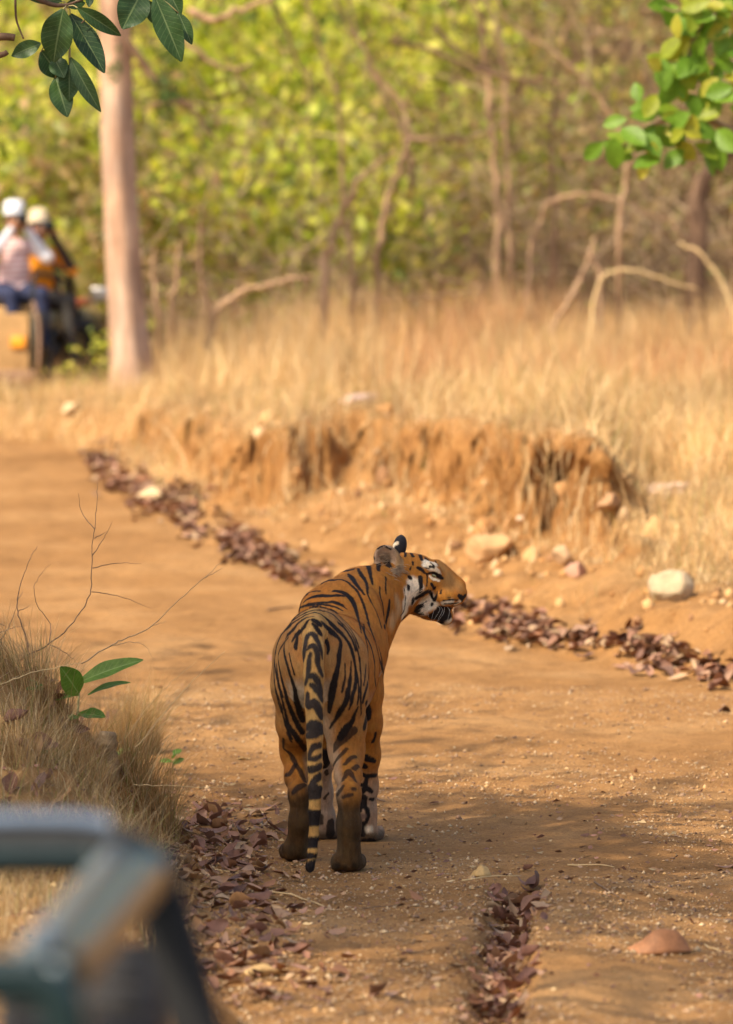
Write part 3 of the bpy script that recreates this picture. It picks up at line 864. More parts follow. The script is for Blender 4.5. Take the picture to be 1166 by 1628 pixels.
    # right haunch and flank
    for s in ([(30, 20, 50), (100, 90, 70), (180, 150, 60), (240, 200, 50), (275, 260, 56), (270, 340, 54), (255, 440, 66), (245, 560, 66), (215, 700, 80), (180, 840, 90), (150, 980, 80), (130, 1120, 60), (110, 1220, 40)],
              [(130, 10, 40), (200, 80, 50), (290, 160, 44), (360, 240, 40), (410, 330, 36), (440, 430, 34), (465, 540, 30), (480, 650, 32), (485, 760, 42), (470, 870, 42), (440, 980, 36), (420, 1090, 30), (390, 1180, 14)],
              [(250, 10, 40), (330, 80, 40), (400, 180, 30), (450, 280, 20), (480, 380, 16)],
              [(300, 10, 16), (390, 110, 14), (460, 230, 14), (500, 360, 12), (530, 500, 14)], [(340, 10, 12), (420, 110, 12), (480, 220, 12), (520, 340, 12)],
              [(415, 530, 8), (410, 680, 18), (400, 800, 38), (380, 920, 52), (350, 1060, 58), (280, 1190, 58), (200, 1320, 36), (120, 1440, 12)],
              [(530, 480, 12), (545, 640, 16), (550, 800, 16), (545, 950, 16), (550, 1100, 14), (555, 1250, 14)],
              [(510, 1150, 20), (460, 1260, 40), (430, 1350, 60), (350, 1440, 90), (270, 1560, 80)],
              [(590, 50, 10), (600, 140, 26), (660, 270, 32), (700, 370, 32), (725, 480, 32), (740, 600, 26), (740, 760, 22), (760, 900, 8)],
              [(650, 10, 36), (700, 140, 36), (750, 260, 28), (780, 400, 24), (810, 520, 28), (850, 650, 22), (870, 760, 8)],
              [(650, 530, 8), (660, 680, 22), (640, 840, 32), (600, 980, 32), (575, 1090, 28)],
              [(625, 1080, 50), (640, 1200, 90), (620, 1330, 100), (600, 1420, 80)], [(750, 1500, 22), (740, 1560, 30), (715, 1620, 40)]):  # first stroke here paints the dark shade under the elbow into the coat
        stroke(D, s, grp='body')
    for s in ([(470, 560, 8), (500, 700, 14), (520, 860, 16), (520, 1000, 16), (500, 1120, 14)], [(560, 40, 16), (600, 160, 14), (640, 330, 14), (650, 480, 10)],
              [(620, 560, 10), (610, 700, 16), (590, 850, 16)], [(790, 330, 12), (830, 480, 18), (845, 600, 14)], [(330, 560, 8), (335, 700, 14), (320, 820, 16), (290, 940, 12)]):
        stroke(D, s, grp='body')
    for s in ([(170, 640, 10), (200, 800, 16), (240, 940, 20), (270, 1060, 16)], [(130, 560, 10), (140, 700, 14), (170, 860, 14), (210, 1010, 14)], [(300, 420, 10), (330, 560, 14), (370, 700, 12)],
              [(120, 900, 12), (160, 1040, 14), (205, 1180, 16)], [(200, 1180, 14), (230, 1320, 22), (280, 1460, 30), (330, 1580, 30)]):
        stroke(Cc, s, grp='body')
    # legs
    for s in ([(530, 290, 60), (580, 310, 60), (650, 340, 40)], [(510, 380, 70), (550, 400, 40)], [(500, 470, 20), (570, 500, 40), (670, 490, 30)],
              [(570, 500, 30), (550, 580, 40), (505, 600, 20)], [(510, 680, 30), (560, 630, 50), (620, 670, 30)], [(530, 740, 70), (530, 810, 60)],
              [(490, 900, 24), (510, 840, 30), (560, 850, 34), (580, 920, 34), (560, 1000, 24)], [(600, 750, 20), (640, 750, 20)],
              [(540, 1200, 60), (620, 1200, 50), (690, 1220, 40)], [(530, 1010, 40), (520, 1130, 50)]):
        stroke(Ff, s, grp='legRF')
    dab(Ff, 522, 930, 34, np.array((.22, .13, .09)), 'legRF', .3)
    dab(Ff, 590, 1070, 44, WHITE, 'legRF', .5)
    for s in ([(210, 240, 16), (240, 170, 60), (320, 90, 80), (420, 10, 90)], [(200, 400, 14), (230, 340, 50), (290, 270, 50), (350, 210, 26)],
              [(330, 370, 40), (400, 300, 40), (450, 290, 30)], [(430, 420, 50), (470, 390, 40)], [(310, 550, 30), (340, 490, 50), (375, 450, 56), (410, 500, 50), (450, 560, 30)],
              [(245, 700, 30), (280, 650, 40), (310, 610, 20)], [(310, 730, 26), (360, 710, 30), (410, 700, 20)], [(420, 640, 30), (440, 640, 30)]):
        stroke(Ff, s, grp='legRR', amount=.85)
    for s in ([(130, 220, 30), (180, 260, 40), (230, 350, 40), (290, 450, 40), (340, 560, 36)], [(230, 380, 40), (180, 470, 40), (130, 490, 30)], [(340, 590, 40), (270, 620, 60), (210, 680, 30)],
              [(110, 100, 20), (104, 200, 20)], [(210, 20, 50), (280, 120, 50), (345, 220, 40)], [(150, 30, 20), (190, 130, 16)]):
        stroke(Gg, s, grp='legLR', amount=.9)
    for s in ([(100, 260, 60), (120, 340, 70)], [(180, 1010, 80), (180, 1120, 90)], [(75, 930, 30), (70, 1000, 40)], [(130, 450, 40), (140, 480, 30)], [(110, 740, 20), (150, 690, 20)]):
        stroke(Ff, s, grp='legLF', amount=.9)
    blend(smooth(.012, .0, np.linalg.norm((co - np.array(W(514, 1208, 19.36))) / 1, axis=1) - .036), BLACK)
    # tail
    DK = np.array((.035, .024, .018))
    for s in ([(490, 520, 44), (500, 400, 64), (520, 280, 64), (550, 180, 60), (600, 150, 60), (650, 180, 64), (700, 280, 54), (735, 370, 44), (755, 490, 16)],
              [(540, 370, 20), (590, 320, 44), (640, 310, 54), (670, 360, 64), (690, 440, 64), (690, 540, 64), (720, 640, 60), (760, 720, 44)],
              [(590, 420, 34), (570, 520, 48), (560, 640, 54), (545, 740, 48), (515, 840, 34)], [(580, 730, 44), (640, 720, 54), (680, 780, 64), (720, 860, 64), (750, 960, 54)],
              [(600, 850, 44), (660, 890, 64), (710, 960, 64), (750, 1050, 64)], [(550, 980, 60), (550, 1120, 90), (640, 1090, 100), (700, 1170, 100), (745, 1280, 80)],
              [(530, 1440, 80), (600, 1400, 110), (640, 1390, 110), (700, 1410, 110), (745, 1450, 110)], [(540, 1540, 70), (640, 1510, 100), (745, 1480, 80)]):
        stroke(Cc, s, DK, 'tail', soft=.004)
    for s in ([(385, 270, 40), (430, 190, 54), (505, 170, 54)], [(385, 310, 44), (450, 310, 44), (510, 280, 34)], [(385, 430, 64), (450, 420, 64), (510, 395, 54)],
              [(380, 620, 34), (430, 560, 54), (500, 500, 64)], [(385, 680, 120), (440, 670, 140), (495, 680, 120)]):
        stroke(Gg, s, DK, 'tail', soft=.004)
    pyv = 814 + F_PX * np.tan(np.arctan2(CAM_H - co[:, 2], co[:, 1]) - PITCH)
    vv = (pyv - 1160) * 6.783 + 12 * nz
    for a, b in ((862, 1045), (1150, 1282), (1325, 1395), (1408, 1640)):
        blend(G['tail'] * smooth(a - 10, a + 10, vv) * smooth(b + 10, b - 10, vv), BLACK)
    # face
    face = ([(400, 250, 30), (395, 272, 12)], [(447, 245, 28), (447, 290, 20)], [(495, 262, 28), (515, 290, 30)], [(575, 275, 34), (585, 315, 32)], [(620, 305, 30), (640, 320, 26)],
            [(512, 340, 24), (512, 358, 24)], [(490, 400, 12), (500, 372, 10)], [(655, 375, 24), (690, 385, 14)], [(660, 340, 10), (695, 375, 10)], [(700, 325, 10), (730, 370, 10)], [(605, 385, 8), (650, 390, 12)],
            [(555, 385, 26), (585, 400, 36), (610, 425, 26), (632, 450, 16), (630, 540, 12)],
            [(640, 435, 20), (690, 430, 34), (730, 455, 48), (765, 475, 26)],
            [(575, 465, 46), (580, 530, 42), (580, 590, 26)], [(485, 466, 46), (490, 472, 40)], [(477, 540, 42), (478, 565, 38)],
            [(545, 640, 44), (590, 615, 42), (650, 585, 36), (680, 640, 26), (695, 655, 38), (715, 610, 20), (718, 580, 14)],
            [(670, 525, 36), (690, 560, 26), (705, 545, 14)], [(745, 600, 16), (755, 575, 14)], [(512, 675, 52), (515, 650, 42)], [(590, 690, 28), (600, 715, 18)], [(622, 665, 14), (622, 672, 14)], [(675, 690, 26), (672, 700, 20)],
            [(560, 720, 60), (555, 755, 62), (600, 780, 20)], [(440, 800, 40), (430, 825, 24)], [(410, 790, 16), (440, 740, 14), (450, 640, 9), (440, 560, 7)], [(480, 790, 22), (490, 792, 20)],
            [(770, 660, 14), (830, 655, 13), (890, 658, 12)], [(780, 690, 14), (840, 688, 14), (900, 680, 10)], [(800, 640, 10), (830, 635, 8)], [(820, 712, 12), (890, 700, 8)],
            [(903, 620, 34), (930, 640, 50), (957, 620, 40)], [(925, 650, 18), (928, 668, 12)])
    for s in face: stroke(H, s, BLACK, 'body', soft=.0016, wmul=.92, thick=0)
    for s in ([(690, 795, 70), (740, 780, 100), (790, 790, 90), (825, 785, 40)], [(720, 845, 34), (760, 850, 24)], [(740, 735, 50), (800, 730, 40), (830, 735, 26)]):
        stroke(H, s, BLACK, 'head', soft=.004)
    for u, v, r in ((812, 845, 26), (785, 868, 26), (830, 825, 16), (760, 870, 16)): dab(H, u, v, r, WHITE * .8, 'head', .5)
    stroke(H, [(655, 452, 10), (675, 475, 12), (700, 482, 13), (735, 495, 9)], WHITE * 1.1, 'head', soft=.0012)
    # ears
    blend(G['ear_far'] * 1.0, np.array((.020, .019, .024)))
    EF = (590, 845, 12.955)
    stroke(EF, [(420, 330, 30), (480, 270, 46), (540, 240, 34)], WHITE, 'ear_far')
    blend(G['ear_near'] * 1.0, np.array((.36, .21, .09)))
    ncen = np.array(W(613, 888, 20.2)); dl = np.linalg.norm((co - ncen) / np.array((.045, .2, .055)), axis=1)
    blend(G['ear_near'] * smooth(1.02, .85, dl) * (nor[:, 1] < .35), np.array((.44, .29, .18)))
    stroke(EF, [(70, 560, 24), (45, 470, 24), (55, 360, 24), (90, 280, 24), (160, 250, 24), (240, 268, 24), (320, 320, 26), (400, 370, 20)], BLACK, 'ear_near', soft=.003)
    stroke(EF, [(330, 640, 100), (360, 700, 110), (380, 740, 40)], BLACK * 1.5, 'all', soft=.006)
    # mud dries unevenly, pads show at the heels
    mudm = (G['legRR'] | G['legLR']) * smooth(.30, .18, co[:, 2])
    C[:] *= (1 + mudm * (.45 * fbm(co[:, 0] * 30, co[:, 1] * 30, co[:, 2] * 16, 3)))[:, None]
    for u, v in ((285, 1535), (480, 1505)): dab(Ff, u, v, 34, np.array((.16, .075, .045)), 'legRR', .4, .8)
    for u, v, r in ((250, 1470, 40), (330, 1480, 36), (430, 1470, 36)): dab(Ff, u, v, r, MUD * .45, 'legRR', .6, .8)  # dark shading painted on the heel above the pads
    # tone variation of real fur
    streak = fbm(co[:, 0] * 160, co[:, 1] * 60, co[:, 2] * 45, 3)
    C[:] *= (1 + .10 * nf + .16 * streak + .10 * vnoise(co[:, 0] * 12, co[:, 1] * 12, co[:, 2] * 12))[:, None]
    C[:] *= (1 + np.stack([.0 * nf, .10 * nz, .18 * nz], 1))
    np.clip(C, .004, .95, out=C)
    set_col(me, 'coat', C)
    coat = attr_mat('tiger_coat', 'coat', rough=.78, var=.30, spec=.18, bump=.6, bscale=330.0)
    root = empty('tiger', (-.02, 19.6, 0))
    tag(root, 'adult tiger standing on the dirt track with its head turned aside', 'tiger')
    bpy.context.view_layer.update()
    inv = root.matrix_world.inverted()
    def child(o):
        o.parent = root; o.matrix_parent_inverse = inv; return o
    me.materials.clear(); me.materials.append(coat)
    body = child(link('body', me))

    # ---- short fur: one thin blade per root, combed along the body
    rg = np.random.default_rng(3)
    cand = np.nonzero((nor[:, 1] < .6))[0]
    nfur = 120000
    pick = rg.choice(cand, min(nfur, len(cand)), replace=False)
    p, nn = co[pick], nor[pick]
    gp = gd[:, pick]
    wts = np.exp(-(gp - gp.min(0)) / .03)
    gflow = {'torso': (0., -.8, -.6), 'neck': (-.45, -.7, -.5), 'head': (-.8, -.1, -.45), 'ear_near': (.5, 0, .3), 'ear_far': (0, 0, 1)}
    FL = np.array([gflow.get(g, (0., -.35, -.94)) for g in groups])
    flow = (wts[:, :, None] * FL[:, None, :]).sum(0) / wts.sum(0)[:, None]
    hd = G['head'][pick] | G['neck'][pick]
    flow = flow - nn * (flow * nn).sum(1, keepdims=True)
    flow /= np.linalg.norm(flow, axis=1, keepdims=True) + 1e-6
    ln = rg.uniform(.0045, .0085, len(pick)); ln[G['head'][pick]] *= .5; ln[G['neck'][pick]] *= .8; ln[G['tail'][pick]] *= 1.3; ln[G['ear_far'][pick]] *= .5
    ruff = hd & (co[pick, 2] < .99) & (co[pick, 2] > .72) & (co[pick, 0] < .22) & (co[pick, 0] > .05)
    ln[ruff] *= 1.6
    jaw = G['head'][pick] & (co[pick, 2] < .905) & (nn[:, 2] < .25) & (co[pick, 0] < .23)
    ln[jaw] *= 3.2
    lift = rg.uniform(.08, .34, len(pick))[:, None]
    dirv = flow + nn * lift + rg.normal(0, .09, (len(pick), 3))
    tip = p + dirv * ln[:, None]
    side = np.cross(nn, flow); side /= np.linalg.norm(side, axis=1, keepdims=True) + 1e-6
    wv = (rg.uniform(.0007, .0012, len(pick)))[:, None]
    base = p - nn * .001
    Vf = np.stack([base - side * wv, base + side * wv, tip], 1).reshape(-1, 3)
    Fb = np.arange(len(pick) * 3).reshape(-1, 3)
    mf = mesh_np('tiger_fur', Vf, Fb, False)
    cf = np.repeat(C[pick] * rg.uniform(.55, 1.45, (len(pick), 1)), 3, 0)
    set_col(mf, 'coat', cf)
    fo = child(link('fur', mf, attr_mat('fur', 'coat', rough=.6, spec=.3)))
    fo['kind'] = 'stuff'
    # ---- whiskers, ear tufts, eye
    wm = simple_mat('whisker', (.50, .45, .38), .5, .05)
    wh = [((690, 700), (640, 745), (645, 800)), ((705, 705), (690, 745), (665, 835)), ((720, 705), (740, 740), (685, 830)), ((745, 712), (760, 750), (708, 850)),
          ((765, 715), (790, 745), (735, 820)), ((800, 712), (822, 745), (806, 825)), ((720, 690), (690, 705), (655, 725)), ((700, 720), (672, 760), (640, 795)), ((780, 715), (770, 770), (720, 840)), ((812, 715), (835, 750), (838, 800))]
    for k, (a, b, c) in enumerate(wh[:4] + wh[5:7] + wh[8:9]):
        pts = []
        for q, (u, v) in enumerate((a, b, c)):
            px, py = H[0] + u / H[2], H[1] + v / H[2]
            l = hit(px, py); Yb = l.y if (l is not None and q == 0) else 20.26
            pts.append(np.array(W(px, py, Yb + (.002 if q == 0 else -.03 * q))))
        S3 = spline(pts, 4)
        m = MB().tube(S3, np.linspace(.0006, .00022, len(S3)), 4)
        child(m.build('whisker', wm))
    em, ent, eb = new_mat('tiger_eye'); eb.inputs['Base Color'].default_value = (.25, .22, .10, 1); eb.inputs['Roughness'].default_value = .08
    etc = nd(ent, 'ShaderNodeTexCoord').outputs['Object']
    ent.links.new(ramp(ent, noise(ent, etc, 90, 2), [(.4, (.10, .10, .05)), (.6, (.34, .32, .16))]), eb.inputs['Base Color'])
    l = hit(H[0] + 687 / H[2], H[1] + 447 / H[2])
    if l is not None:
        bm = bmesh.new(); bmesh.ops.create_uvsphere(bm, u_segments=16, v_segments=10, radius=.0095)
        ey = bpy.data.meshes.new('eye'); bm.to_mesh(ey); bm.free()
        for pgn in ey.polygons: pgn.use_smooth = True
        o = link('eye', ey, em); o.location = (l.x, l.y + .0065, l.z); o.scale = (1.25, 1, .8); o.rotation_euler = (0, R(35), 0); child(o)
    # ear tuft hairs
    tufts = MB()
    def tuft(u, v, du, dv, ln, cnt, spread, lift):
        for _ in range(cnt):
            px = EF[0] + (u + rg.normal(0, spread)) / EF[2]; py = EF[1] + (v + rg.normal(0, spread)) / EF[2]
            l = hit(px, py)
            if l is None: continue
            d = np.array((du + rg.normal(0, .25), 0, -dv + rg.normal(0, .25))); d /= np.linalg.norm(d)
            a = np.array(l); L = ln * rg.uniform(.6, 1.2)
            b = a + d * L * .55 + np.array((0, -lift, 0)); c = a + d * L + np.array((0, -lift * .6, -.004))
            cc = np.array((.46, .31, .18)) * rg.uniform(.5, 1.2)
            tufts.tube(np.array([a, b, c]), np.array([.0010, .0008, .0003]), 3, col=cc)
    tuft(470, 800, .8, .15, .024, 80, 55, .006)
    tuft(230, 560, .8, -.5, .026, 60, 60, .005)
    tuft(600, 780, .9, -.05, .020, 50, 55, .003)
    tuft(430, 800, -.1, .9, .018, 24, 26, .005)
    child(tufts.build('ear_hair', attr_mat('ear_hair', 'coat', .6), attr='coat'))['kind'] = 'stuff'
    return root
tiger = build_tiger()
# ================================================================== grass, litter, rocks
def blades_mesh(name, P, H, lean, az, width, col, rg, segs=3):
    """grass blades: P roots, H heights, lean (0 upright), az direction of the lean"""
    n = len(P)
    t = np.linspace(0, 1, segs + 1)
    dirx, diry = np.cos(az), np.sin(az)
    wx, wy = -diry, dirx
    tw = rg.uniform(-1.2, 1.2, n); wx, wy = wx * np.cos(tw) - wy * np.sin(tw), wx * np.sin(tw) + wy * np.cos(tw)
    V = np.zeros((n, 2 * segs + 1, 3)); 
    for k, tt in enumerate(t):
        out = lean * H * tt ** 1.8
        up = H * tt * np.sqrt(np.maximum(.05, 1 - (lean * tt ** .8) ** 2 * .75))
        c = np.stack([P[:, 0] + dirx * out, P[:, 1] + diry * out, P[:, 2] + up], 1)
        w = width * (1 - tt) ** .7 * .5
        if k < segs:
            V[:, 2 * k] = c - np.stack([wx * w, wy * w, 0 * w], 1)
            V[:, 2 * k + 1] = c + np.stack([wx * w, wy * w, 0 * w], 1)
        else:
            V[:, 2 * k] = c
    tris = []
    for k in range(segs - 1):
        tris += [(2 * k, 2 * k + 1, 2 * k + 3), (2 * k, 2 * k + 3, 2 * k + 2)]
    k = segs - 1
    tris.append((2 * k, 2 * k + 1, 2 * k + 2))
    m = 2 * segs + 1
    Fc = (np.array(tris)[None] + m * np.arange(n)[:, None, None]).reshape(-1, 3)
    me = mesh_np(name, V.reshape(-1, 3), Fc, False)
    set_col(me, 'tint', np.repeat(col, m, 0))
    return me

STRAW = np.array([(.66, .45, .20), (.75, .55, .27), (.56, .37, .15), (.70, .45, .22), (.46, .30, .13), (.80, .62, .35)])
PINKY = np.array([(.58, .31, .14), (.62, .36, .17), (.52, .28, .13)])
GREENY = np.array([(.26, .26, .06), (.34, .31, .09)])
m_grass = attr_mat('dry_grass', 'tint', .7, trans=.35, trans_gain=(1.1, 1.0, .8))

def grass_field():
    rg = np.random.default_rng(21)
    # --- short matted grass over the bank shelf and the sloping bank
    N = 330000
    Y = rg.uniform(25.5, 52, N); X = rg.uniform(-.095, .095, N) * Y
    d, _ = line_dist(BANK, X, Y)
    px = 583 + F_PX * X / Y
    right = smooth(930, 1040, px)
    patch = smooth(-.45, .25, fbm(X * 1.1, Y * 1.1, 2.0, 3))
    lf = smooth(570, 420, px); edge = 1.30 - .72 * lf
    p = smooth(edge + .02, edge + .25, d + .16 * fbm(X * 1.4, Y * 1.4, 0, 3) + .10 * vnoise(X * 4.1, Y * 4.1, 5.0)) * (.55 + .45 * patch) * (1 - right) + right * smooth(.75, 1.5, d) * (.30 + .7 * patch)
    p = np.maximum(p, .9 * smooth(340, 240, px) * smooth(.12, .4, d))
    p = np.maximum(p, .13 * smooth(.35, .8, d) * smooth(-.1, .4, fbm(X * 2.2, Y * 2.2, 22.0, 3)))
    p = p * np.where(Y > 40, .75, 1.0) * smooth(56, 44, Y + 0) ** .3
    keep = rg.random(N) < p * .42
    X, Y, px = X[keep], Y[keep], px[keep]; n = len(X)
    Z = terrain(X, Y)
    H = rg.gamma(4, .030, n) + .03
    H *= 1 + .9 * smooth(.1, .8, vnoise(X * 1.3, Y * 1.3, 4.0))
    col = STRAW[rg.integers(0, 6, n)] * rg.uniform(.8, 1.15, (n, 1))
    col = col * (1 + .32 * fbm(X * .9, Y * .6, 15.0, 3))[:, None]
    gm = rg.random(n) < .05; col[gm] = GREENY[rg.integers(0, 2, gm.sum())]
    me = blades_mesh('matted_grass', np.stack([X, Y, Z - .01], 1), H, rg.uniform(.2, 1.0, n), rg.uniform(0, 6.28, n), rg.uniform(.004, .009, n), col, rg)
    tag(link('matted_dry_grass', me, m_grass), 'short matted dry grass covering the bank shelf', 'grass', kind='stuff')
    # --- tall straw further back, in clumps
    N = 120000
    Y = rg.uniform(35.0, 56, N); X = rg.uniform(-.09, .10, N) * Y
    d, _ = line_dist(BANK, X, Y)
    px = 583 + F_PX * X / Y
    cl = smooth(-.15, .35, fbm(X * .8, Y * .5, 12.0, 3) + .35 * smooth(42, 48, Y) - .2 * smooth(41, 37, Y))
    p = cl * smooth(37, 43, Y) * (d > 1.8) * smooth(57, 53, Y)
    p = p * np.where(px < 250, np.where(Y > 46, 0., .10), 1.0)
    keep = rg.random(N) < p * .55
    X, Y, px = X[keep], Y[keep], px[keep]; n = len(X)
    Z = terrain(X, Y)
    H = rg.uniform(.36, .76, n) * (.6 + .55 * smooth(40, 47, Y)) * (1 + .3 * vnoise(X * .9, Y * .6, 3.0))
    H = H * np.where(px < 250, .45, np.where(px < 430, .85, 1.0))
    col = STRAW[rg.integers(0, 6, n)] * rg.uniform(.8, 1.15, (n, 1))
    col = col * (1 + .32 * fbm(X * .9, Y * .6, 15.0, 3))[:, None]
    pk = rg.random(n) < smooth(.0, .5, vnoise(X * .7, Y * .5, 8.0) + .3) * .7 * smooth(560, 700, px)
    col[pk] = PINKY[rg.integers(0, 3, pk.sum())] * rg.uniform(.85, 1.15, (pk.sum(), 1))
    me = blades_mesh('tall_grass', np.stack([X, Y, Z - .02], 1), H, rg.uniform(.02, .55, n), rg.uniform(0, 6.28, n), rg.uniform(.006, .013, n), col, rg)
    tag(link('tall_dry_grass', me, m_grass), 'tall straw coloured grass standing in front of the thicket', 'grass', kind='stuff')
    # --- roots and grass stems hanging down the cut
    N = 5200
    Y = rg.uniform(27.5, 42, N * 12); X = rg.uniform(-.06, .055, N * 12) * Y
    d, _ = line_dist(BANK, X, Y)
    dl = d + .72 * smooth(570, 420, 583 + F_PX * X / Y); k = (dl > 1.15) & (dl < 1.8); X, Y = X[k][:N], Y[k][:N]; n = len(X)
    Z = terrain(X, Y)
    col = STRAW[rg.integers(0, 6, n)] * rg.uniform(.55, .95, (n, 1))
    me = blades_mesh('hanging', np.stack([X, Y, Z + .03], 1), -rg.uniform(.12, .50, n), -rg.uniform(.15, .7, n), rg.normal(-1.6, .6, n), rg.uniform(.005, .011, n), col, rg)
    tag(link('hanging_roots', me, m_grass), 'dry roots and stems hanging down the eroded bank', 'roots', kind='stuff')
grass_field()

def tussock(name, cx, cy, n, rad, hmin, hmax, label, rg, lean=(.15, .95), width=(.0016, .0034), az=None, droop=0):
    r = rad * np.sqrt(rg.random(n)); a = rg.uniform(0, 6.28, n)
    X = cx + r * np.cos(a); Y = cy + r * np.sin(a); Z = terrain(X, Y) - .01
    col = STRAW[rg.integers(0, 6, n)] * rg.uniform(.55, 1.1, (n, 1))
    g = rg.random(n) < .12; col[g] = GREENY[rg.integers(0, 2, g.sum())] * .8
    A = rg.normal(az, .9, n) if az is not None else a + rg.normal(0, .6, n)
    me = blades_mesh(name, np.stack([X, Y, Z], 1), rg.uniform(hmin, hmax, n), rg.uniform(lean[0], lean[1], n), A, rg.uniform(*width, n), col, rg, segs=4)
    o = link(name, me, m_grass)
    return tag(o, label, 'grass tuft', kind=None)

rgt = np.random.default_rng(31)
def at_ground(px, py, y0=12., y1=60.): return ground_hit(px, py, y0, y1)
# the overgrown verge on the left: short litter of stems over the whole mound, then tufts
def verge_stems():
    rg = rgt
    N = 110000
    X = rg.uniform(-2.3, -.35, N); Y = rg.uniform(15.0, 22.6, N)
    e, _ = line_dist(VERGE, X, Y); e = -e
    p = smooth(-.02, .22, e) * (.4 + .6 * smooth(-.4, .4, fbm(X * 3, Y * 3, 6.0, 3))) * smooth(14.8, 16.0, Y)
    k = rg.random(N) < p * .42; X, Y = X[k], Y[k]; n = len(X)
    Z = terrain(X, Y)
    col = STRAW[rg.integers(0, 6, n)] * rg.uniform(.4, 1.0, (n, 1))
    gr = rg.random(n) < .08; col[gr] = GREENY[rg.integers(0, 2, gr.sum())]
    me = blades_mesh('verge_stems', np.stack([X, Y, Z - .005], 1), rg.gamma(3, .040, n) + .02, rg.uniform(.4, 1.15, n), rg.uniform(0, 6.28, n), rg.uniform(.0014, .0034, n), col, rg)
    tag(link('verge_dry_grass', me, m_grass), 'tangled dry grass stems matting the low verge', 'grass', kind='stuff')
verge_stems()
TUFTS = [(205, 1200, 900, .13, .16, .42, 'drooping straw grass tuft spilling off the verge below the seedling', -.9),
         (235, 1270, 700, .11, .14, .36, 'straw grass tuft at the foot of the verge', -.9),
         (60, 1080, 500, .14, .10, .30, 'thin brown grass tuft under the bare branching twig', None),
         (120, 1230, 500, .12, .10, .28, 'short dry grass tuft among fallen leaves on the verge', -1.2),
         (30, 1210, 400, .14, .10, .26, 'dark dry grass tuft at the back of the verge', None)]
for px, py, n, rad, h0, h1, lab, az in TUFTS:
    g = at_ground(px, py, 17.5, 23)
    tussock('grass_tuft', g.x, g.y, n, rad, h0, h1, lab, rgt, az=az)

# ---------------------------------------------------------------- dead leaves
def leaf_grid(L, Wd, curl, cup, twist, rg, nu=7, nv=4, shape=1.0):
    """a curled leaf blade, base at the origin, tip along +X, thickness from folding"""
    u = np.linspace(0, 1, nu); v = np.linspace(-1, 1, nv)
    U, V = np.meshgrid(u, v, indexing='ij')
    wid = Wd * .5 * np.sin(np.pi * np.clip(U, .02, .985) ** (.8 * shape)) ** .8
    y = V * wid
    a = curl * (U - .35)
    x = L * (U - .5)
    ang = twist * (U - .5)
    z = cup * (y ** 2) / (Wd * .5) * 2 + curl * L * .5 * (U - .45) ** 2 * 2
    z = z + .05 * Wd * np.sin(U * 9 + V * 3 + rg.uniform(0, 6))
    yy = y * np.cos(ang) - z * np.sin(ang) * .6; zz = z * np.cos(ang) + y * np.sin(ang)
    P = np.stack([x, yy, zz], -1).reshape(-1, 3)
    i = np.arange(nu - 1)[:, None]; j = np.arange(nv - 1)[None, :]
    a = i * nv + j
    Q = np.stack([a, a + nv, a + nv + 1, a + 1], -1).reshape(-1, 4)
    return P, Q

def leaf_mat(name, stops, trans=.15, rough=.55, vein=None):
    """leaf colour varies from leaf to leaf; vein = colour of the midrib and side veins"""
    m, nt, b = new_mat(name)
    oi = nd(nt, 'ShaderNodeObjectInfo')
    tc = nd(nt, 'ShaderNodeTexCoord').outputs['Object']
    c = ramp(nt, oi.outputs['Random'], stops)
    f = noise(nt, tc, 35, 5, .7)
    g = ramp(nt, f, [(.3, (.62, .60, .58)), (.6, (1.1, 1.08, 1.05))])
    c = mixc(nt, .8, c, g, 'MULTIPLY')
    if vein:
        at = nd(nt, 'ShaderNodeVertexColor', layer_name='along').outputs['Color']
        sp = nd(nt, 'ShaderNodeSeparateColor'); nt.links.new(at, sp.inputs[0])
        def mth(op, a, b_=None):
            n_ = nd(nt, 'ShaderNodeMath', operation=op)
            for k_, v_ in enumerate((a, b_)):
                if v_ is None: continue
                if isinstance(v_, (int, float)): n_.inputs[k_].default_value = v_
                else: nt.links.new(v_, n_.inputs[k_])
            return n_.outputs[0]
        av = mth('ABSOLUTE', mth('SUBTRACT', mth('MULTIPLY', sp.outputs[1], 2.0), 1.0))
        mid = mth('LESS_THAN', av, .055)
        ph = mth('FRACT', mth('SUBTRACT', mth('MULTIPLY', sp.outputs[0], 11.0), mth('MULTIPLY', av, 1.7)))
        sv = mth('MULTIPLY', mth('LESS_THAN', ph, .10), .45)
        c = mixc(nt, mth('MAXIMUM', mid, sv), c, vein)
    nt.links.new(c, b.inputs['Base Color']); b.inputs['Roughness'].default_value = rough
    b.inputs['Specular IOR Level'].default_value = .35
    bn = nd(nt, 'ShaderNodeBump'); bn.inputs['Strength'].default_value = .4; bn.inputs['Distance'].default_value = .003
    nt.links.new(noise(nt, tc, 120, 3), bn.inputs['Height']); nt.links.new(bn.outputs[0], b.inputs['Normal'])
    t = nt.nodes.new('ShaderNodeBsdfTranslucent'); nt.links.new(c, t.inputs['Color'])
    mx = nt.nodes.new('ShaderNodeMixShader'); mx.inputs[0].default_value = trans
    nt.links.new(b.outputs[0], mx.inputs[1]); nt.links.new(t.outputs[0], mx.inputs[2])
    nt.links.new(mx.outputs[0], nt.nodes['Material Output'].inputs['Surface'])
    return m
m_dead = leaf_mat('dead_leaf', [(0, (.15, .070, .045)), (.22, (.27, .135, .095)), (.45, (.21, .095, .050)), (.62, (.32, .175, .115)), (.8, (.40, .21, .085)), (.9, (.46, .30, .17)), (1, (.12, .058, .042))])
m_tan = leaf_mat('tan_leaf', [(0, (.62, .40, .15)), (1, (.66, .44, .19))])
m_rust = leaf_mat('rust_leaf', [(0, (.42, .185, .075)), (1, (.46, .21, .09))])
DEAD = []
